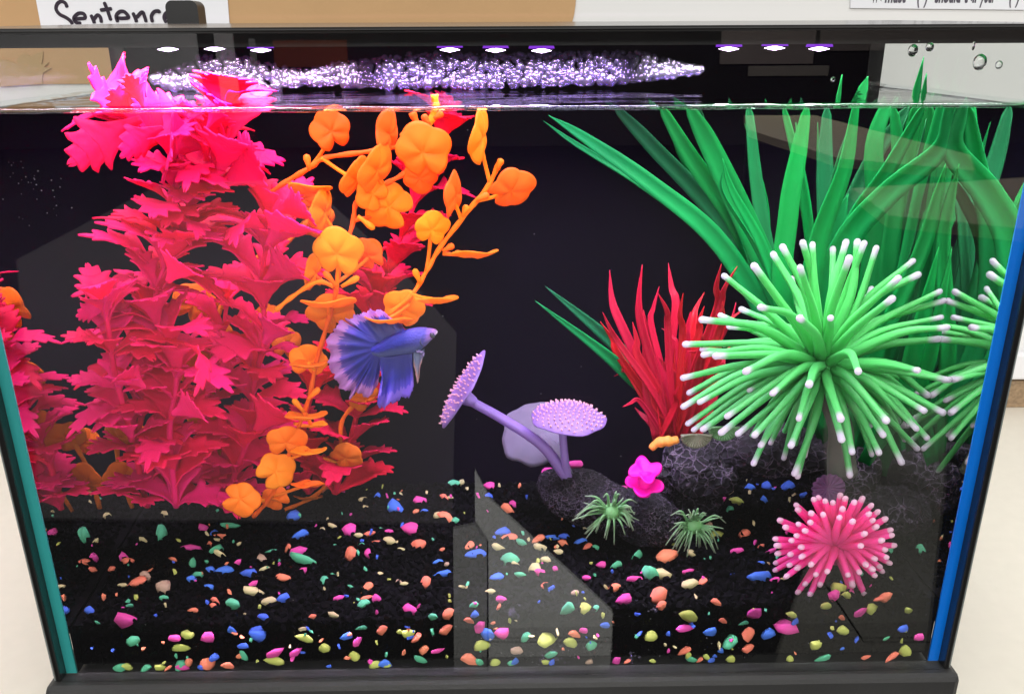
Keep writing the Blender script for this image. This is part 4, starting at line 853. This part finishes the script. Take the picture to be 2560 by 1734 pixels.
M_sh=mat('grey_green_shell',(.17,.17,.11),.6,.2,90); M_sh2=mat('green_shell',(.09,.20,.08),.6,.2,90); M_pf=mat('dim_purple_fan',(.15,.06,.16),.6,.2,90,trans=.2)
fan('shell_coral',1580,985,.082,36,M_sh,'grey ribbed half round shell coral on left top of rock arch',0,.10)
fan('shell_coral',1642,968,.085,36,M_sh2,'green ribbed half round shell coral under the left anemone tentacles',0,.10)
fan('fan_coral',1880,1108,.075,40,M_pf,'dim purple ribbed fan coral just above the pink anemone',-10,.09,True)
# ================================================================ FISH
def Z5(x,y): return ((800+x/6.055)/K,(770+y/6.055)/K)
DF=.052
def Fz(x,y,dy=0): return at(*Z5(x,y),DF)+Vector((0,dy,0))
fish=thing('betta_fish',Fz(1000,600),'blue betta fish with fanned lilac edged fins facing right','fish')
def fish_mat():
    m,t,o=nt('betta_scales'); p=N(t,'BsdfPrincipled',Roughness=.5); p.inputs['Specular IOR Level'].default_value=.15; uv=N(t,'UVMap',uv_map='UVMap'); sx=N(t,'SeparateXYZ'); L(t,uv.outputs[0],sx.inputs[0])
    rp=N(t,'ValToRGB'); e=rp.color_ramp.elements; e[0].position=0; e[0].color=(.004,.006,.12,1); e[1].position=1; e[1].color=(.80,.62,.80,1)
    for q,c in[(.45,(.006,.009,.11,1)),(.70,(.05,.045,.22,1)),(.83,(.33,.16,.50,1)),(.93,(.42,.24,.5,1))]: k=e.new(q); k.color=c
    L(t,sx.outputs['X'],rp.inputs[0])
    bl=N(t,'Mix',data_type='RGBA'); bl.inputs['B'].default_value=(.045,.055,.15,1); mr=N(t,'MapRange',interpolation_type='SMOOTHSTEP'); mr.inputs['From Min'].default_value=.52; mr.inputs['From Max'].default_value=.8; mr.inputs['To Max'].default_value=.8
    L(t,sx.outputs['Y'],mr.inputs['Value']); L(t,mr.outputs[0],bl.inputs['Factor']); L(t,rp.outputs[0],bl.inputs['A'])
    tc=N(t,'TexCoord'); vo=N(t,'TexVoronoi',Scale=850.0); L(t,tc.outputs['Object'],vo.inputs['Vector']); b=N(t,'Bump',Strength=.35,Distance=.0006); L(t,vo.outputs['Distance'],b.inputs['Height']); L(t,b.outputs[0],p.inputs['Normal'])
    L(t,bl.outputs['Result'],p.inputs['Base Color']); L(t,p.outputs[0],o.inputs[0]); return m
top=cr([Vector((x,y,0)) for x,y in [(775,600),(900,525),(1010,440),(1150,372),(1330,318),(1500,288),(1650,298),(1745,318),(1782,352)]],6)
bot=cr([Vector((x,y,0)) for x,y in [(790,700),(900,735),(1030,728),(1150,712),(1330,690),(1490,655),(1580,585),(1670,500),(1770,388)]],6)
v=[];f=[];uv=[]; n=len(top); sg=18
for i in range(n):
    a,b=Fz(*top[i][:2]),Fz(*bot[i][:2]); c=(a+b)/2; h=(a-b)/2; t=i/(n-1); wd=h.length*(.42+.22*math.sin(math.pi*min(1,t*1.05)))
    for k_ in range(sg):
        q=2*math.pi*k_/sg; v.append(c+h*math.cos(q)+Vector((0,-1,0))*wd*math.sin(q)); uv.append((t,(1-math.cos(q))/2))
for i in range(n-1):
    for k_ in range(sg): f.append((i*sg+k_,i*sg+(k_+1)%sg,(i+1)*sg+(k_+1)%sg,(i+1)*sg+k_))
f.append(tuple(range(sg-1,-1,-1))); f.append(tuple((n-1)*sg+k_ for k_ in range(sg)))
body=mesh('body',v,f,fish_mat(),fish,uv=uv)
def fin_mat(name,c0,c1,c2,stripes=46,a=.45,b=.85):
    m,t,o=nt(name); p=N(t,'BsdfPrincipled',Roughness=.4); uv=N(t,'UVMap',uv_map='UVMap'); sx=N(t,'SeparateXYZ'); L(t,uv.outputs[0],sx.inputs[0])
    mp=N(t,'Mapping'); mp.inputs['Scale'].default_value=(stripes,1.4,1); L(t,uv.outputs[0],mp.inputs[0]); nz=N(t,'TexNoise',Scale=1.0,Detail=3.0); L(t,mp.outputs[0],nz.inputs['Vector'])
    ad=N(t,'Math',operation='MULTIPLY_ADD'); ad.inputs[1].default_value=.42; L(t,nz.outputs[0],ad.inputs[0]); L(t,sx.outputs['Y'],ad.inputs[2])
    rp=N(t,'ValToRGB'); e=rp.color_ramp.elements; e[0].position=.15; e[0].color=c4(c0); e[1].position=1; e[1].color=c4(c2); k_=e.new(a+.15); k_.color=c4(c0); k_=e.new(min(.97,b+.1)); k_.color=c4(c1)
    L(t,ad.outputs[0],rp.inputs[0]); b_=N(t,'Bump',Strength=.4,Distance=.0008); L(t,nz.outputs[0],b_.inputs['Height']); L(t,b_.outputs[0],p.inputs['Normal'])
    L(t,rp.outputs[0],p.inputs['Base Color']); tr=N(t,'BsdfTranslucent'); L(t,rp.outputs[0],tr.inputs['Color']); ms=N(t,'MixShader',Fac=.45); L(t,p.outputs[0],ms.inputs[1]); L(t,tr.outputs[0],ms.inputs[2]); L(t,ms.outputs[0],o.inputs[0]); return m
BLU=(.0025,.005,.20); LIL=(.09,.04,.36); ROS=(.48,.20,.55)
M_tail=fin_mat('betta_tail',BLU,LIL,ROS,90,.58,.86); M_anal=fin_mat('betta_anal_fin',BLU,(.07,.045,.50),(.20,.11,.60),26,.6,.92); M_dors=fin_mat('betta_dorsal_fin',(.004,.007,.17),(.02,.018,.24),(.42,.20,.58),40,.55,.92)
def fin(name,root,rim,m,amp=.004,waves=5,off=0,nr=10):
    A=cr([Vector((x,y,0)) for x,y in root],8); B=cr([Vector((x,y,0)) for x,y in rim],8); n=64
    def smp(P,t): q=t*(len(P)-1); i=min(int(q),len(P)-2); return P[i].lerp(P[i+1],q-i)
    v=[];f=[];uv=[]
    for i in range(n+1):
        t=i/n; a,b=smp(A,t),smp(B,t)
        for j in range(nr+1):
            s=j/nr; p=a.lerp(b,s*(1+(.02*math.sin(t*97)+.03*math.sin(t*41+1)+.02*math.sin(t*163))*s)); w=amp*s*s*math.sin(t*math.pi*2*waves+s*1.2)+off*s
            v.append(Fz(p.x,p.y,w)); uv.append((t,s))
    for i in range(n):
        for j in range(nr): a=i*(nr+1)+j; f.append((a,a+1,a+nr+2,a+nr+1))
    o=mesh(name,v,f,m,fish,uv=uv); bm=bmesh.new(); bm.from_mesh(o.data); bmesh.ops.solidify(bm,geom=bm.faces[:],thickness=.00025); bm.to_mesh(o.data); bm.free(); o.data.polygons.foreach_set('use_smooth',[True]*len(o.data.polygons))
fin('tail_fin',[(900,520),(860,600),(850,650),(870,700),(960,720)],[(330,215),(180,350),(105,560),(125,800),(170,1010),(280,1190),(420,1290),(460,1385),(560,1290),(720,1370),(850,1200),(905,930)],M_tail,.0020,9,.003)
fin('dorsal_fin',[(1290,345),(1120,430),(980,530),(900,580)],[(1230,285),(1000,120),(860,62),(730,72),(600,120),(470,170),(340,215)],M_dors,.0022,4,.005)
fin('anal_fin',[(905,705),(1050,700),(1220,680),(1395,650)],[(915,900),(950,1200),(880,1390),(930,1505),(1010,1440),(1150,1390),(1310,1330),(1420,1190),(1415,1000)],M_anal,.0022,3,-.003)
fin('ventral_fin',[(1420,640),(1500,655),(1580,610)],[(1430,850),(1480,1065),(1500,1060),(1515,870),(1545,800)],fin_mat('betta_ventral_fin',(.16,.20,.36),(.35,.28,.36),(.45,.25,.26),12),.0012,2,-.004)
fin('pectoral_fin',[(1420,560),(1445,600)],[(1480,640),(1550,620),(1590,650),(1560,720)],fin_mat('betta_pectoral_fin',(.10,.12,.28),(.16,.15,.3),(.2,.17,.3),10),.001,2,-.006)
e=Fz(1705,392); 
bm=bmesh.new(); bmesh.ops.create_uvsphere(bm,u_segments=16,v_segments=10,radius=1); me=bpy.data.meshes.new('eye'); bm.to_mesh(me); bm.free(); me.materials.append(mat('black_eye',(.01,.006,.02),.08,.1,50,spec=.6)); me.polygons.foreach_set('use_smooth',[True]*len(me.polygons))
link('eye',me,fish,Matrix.Translation(e+Vector((0,-.0033,0)))@Matrix.Rotation(R(-25),4,'Y')@Matrix.Diagonal((.0013,.0012,.0018,1)))
# gill cover edge
mesh('gill_cover',*tube(cr([Fz(1545,400,-.0052),Fz(1530,470,-.0056),Fz(1560,530,-.0048),Fz(1600,555,-.003)],5),[.0001+.0004*math.sin(math.pi*i/15) for i in range(16)],6),mat('dark_gill',(.02,.02,.06),.5,.1,50),fish)
# ================================================================ BUBBLES AND DROPLETS
def interp(x,P):
    for (a,b),(c,d) in zip(P,P[1:]):
        if a<=x<=c: return b+(d-b)*(x-a)/(c-a)
    return P[-1][1]
TOP=[(345,176),(430,138),(510,114),(600,142),(680,160),(760,142),(900,126),(1000,122),(1100,124),(1300,119),(1450,119),(1520,136),(1595,156)]
BOT=[(345,180),(400,205),(600,202),(700,190),(800,196),(1000,196),(1100,196),(1300,190),(1400,186),(1500,176),(1595,160)]
bm=bmesh.new(); bmesh.ops.create_icosphere(bm,subdivisions=2,radius=1); bv=np.array([a.co[:] for a in bm.verts]); bf=np.array([[x.index for x in q.verts] for q in bm.faces]); bm.free()
def bubbles(name,P,m,parent=None):
    n=len(P); V=np.concatenate([bv*r+np.array(p) for p,r in P]); Fa=np.concatenate([bf+i*len(bv) for i in range(n)])
    me=bpy.data.meshes.new(name); me.vertices.add(len(V)); me.vertices.foreach_set('co',V.astype(np.float32).ravel()); me.loops.add(Fa.size); me.loops.foreach_set('vertex_index',Fa.ravel().astype(np.int32))
    me.polygons.add(len(Fa)); me.polygons.foreach_set('loop_start',np.arange(0,Fa.size,3,dtype=np.int32)); me.update(calc_edges=True); me.validate()
    me.polygons.foreach_set('use_smooth',np.ones(len(Fa),dtype=bool)); me.materials.append(m); return link(name,me,parent)
rn=random.Random(21); P=[]
while len(P)<3000:
    x=rn.uniform(345,1595); yt,yb=interp(x,TOP),interp(x,BOT); u=rn.random(); y=yt+(yb-yt)*u+rn.uniform(-2,2)
    dep=.165+.03*(1-u)*rn.uniform(.6,1)-.012*u*rn.random(); p=at(x,y,dep)
    if p.z<ZW-.0006: p.z=ZW-.0006+rn.uniform(0,.001)
    P.append((tuple(p),rn.choice((.0009,.0011,.0014,.0017,.0021,.0026))*(0.8+.4*u)))
tag(bubbles('bubble_nest',P,M_bubble),'mound of tiny clear bubbles floating along the back of the water surface','bubbles',kind='stuff')
P=[]
for x,y,s_ in [(1170,1388,14),(1163,1392,10),(1245,1488,14),(1235,1492,8),(1265,1475,8),(1230,1505,6),(1430,1497,10),(1437,1490,6),(1725,1512,7),(1270,1500,8),(1480,1385,5),(1330,1530,7),(1900,1505,5),(1680,1520,5)]:
    for _ in range(s_): P.append((tuple(at(x+rn.gauss(0,7),y+rn.gauss(0,5),.009,False)),rn.uniform(.0005,.0011)))
tag(bubbles('glass_bubbles',P,M_bubble),'tiny clear air bubbles caught between gravel and the front glass','bubbles',kind='stuff')
def Z4(x,y): return ((1900+x/3.521)/K,y/3.521/K)
bm=bmesh.new(); bmesh.ops.create_uvsphere(bm,u_segments=24,v_segments=14,radius=1)
for q in bm.verts: q.co.x+=.10*noise.noise(q.co*1.5+Vector((4,0,0)))
me0=bpy.data.meshes.new('water_droplet'); bm.to_mesh(me0); bm.free(); me0.polygons.foreach_set('use_smooth',[True]*len(me0.polygons)); me0.materials.append(M_drop)
for x,y,r_,sx,lab in [(1352,445,48,.8,'second largest clear droplet on the glass, leftmost over the white wall'),(1500,415,34,.95,'medium clear droplet on the glass, second from left over the white wall'),(1942,548,62,.85,'largest clear water droplet on the glass over the white wall'),(2110,572,32,.9,'small round clear droplet just right of the largest one'),(1410,366,10,1,'tiny clear droplet high on glass between the two left ones'),(1886,405,34,.28,'thin curved droplet streak on glass above the largest droplet'),(645,700,20,.9,'small bright droplet on the glass left of the upright green blade')]:
    p=air(*Z4(x,y),.0061); k_=r_/3.521/K*S(.0065)
    tag(link('water_droplet',me0,None,Matrix.Translation(p+Vector((0,.0006,0)))@Matrix.Diagonal((k_*sx,k_*.55,k_,1))),lab,'droplet','water droplets on the front glass')

# flecks of lime and dried spots on the front glass
V=[];Fc=[]; rn=random.Random(77)
for cx,cy_,n_,sx_,sy_ in [(60,440,18,40,30),(45,380,8,18,16),(110,470,9,36,26),(1245,1495,26,60,24),(1300,1480,16,80,30),(1250,760,14,260,220),(900,1350,22,420,110),(1750,1460,20,260,40)]:
    for _ in range(n_):
        p=air(cx+rn.gauss(0,sx_),cy_+rn.gauss(0,sy_),.0064); r_=rn.uniform(.00012,.00034); o0=len(V)
        for k in range(6): a=k*math.pi/3+rn.uniform(-.3,.3); V.append(p+Vector((math.cos(a)*r_*rn.uniform(.6,1.4),0,math.sin(a)*r_)))
        V.append(p+Vector((0,-.00018,0)))
        Fc+=[(o0+k,o0+(k+1)%6,o0+6) for k in range(6)]
tag(mesh('glass_specks',V,Fc,mat('lime_specks',(.22,.21,.22),.6,.1,50)),'fine pale specks of lime dried on the inside of the front glass','specks',kind='stuff')
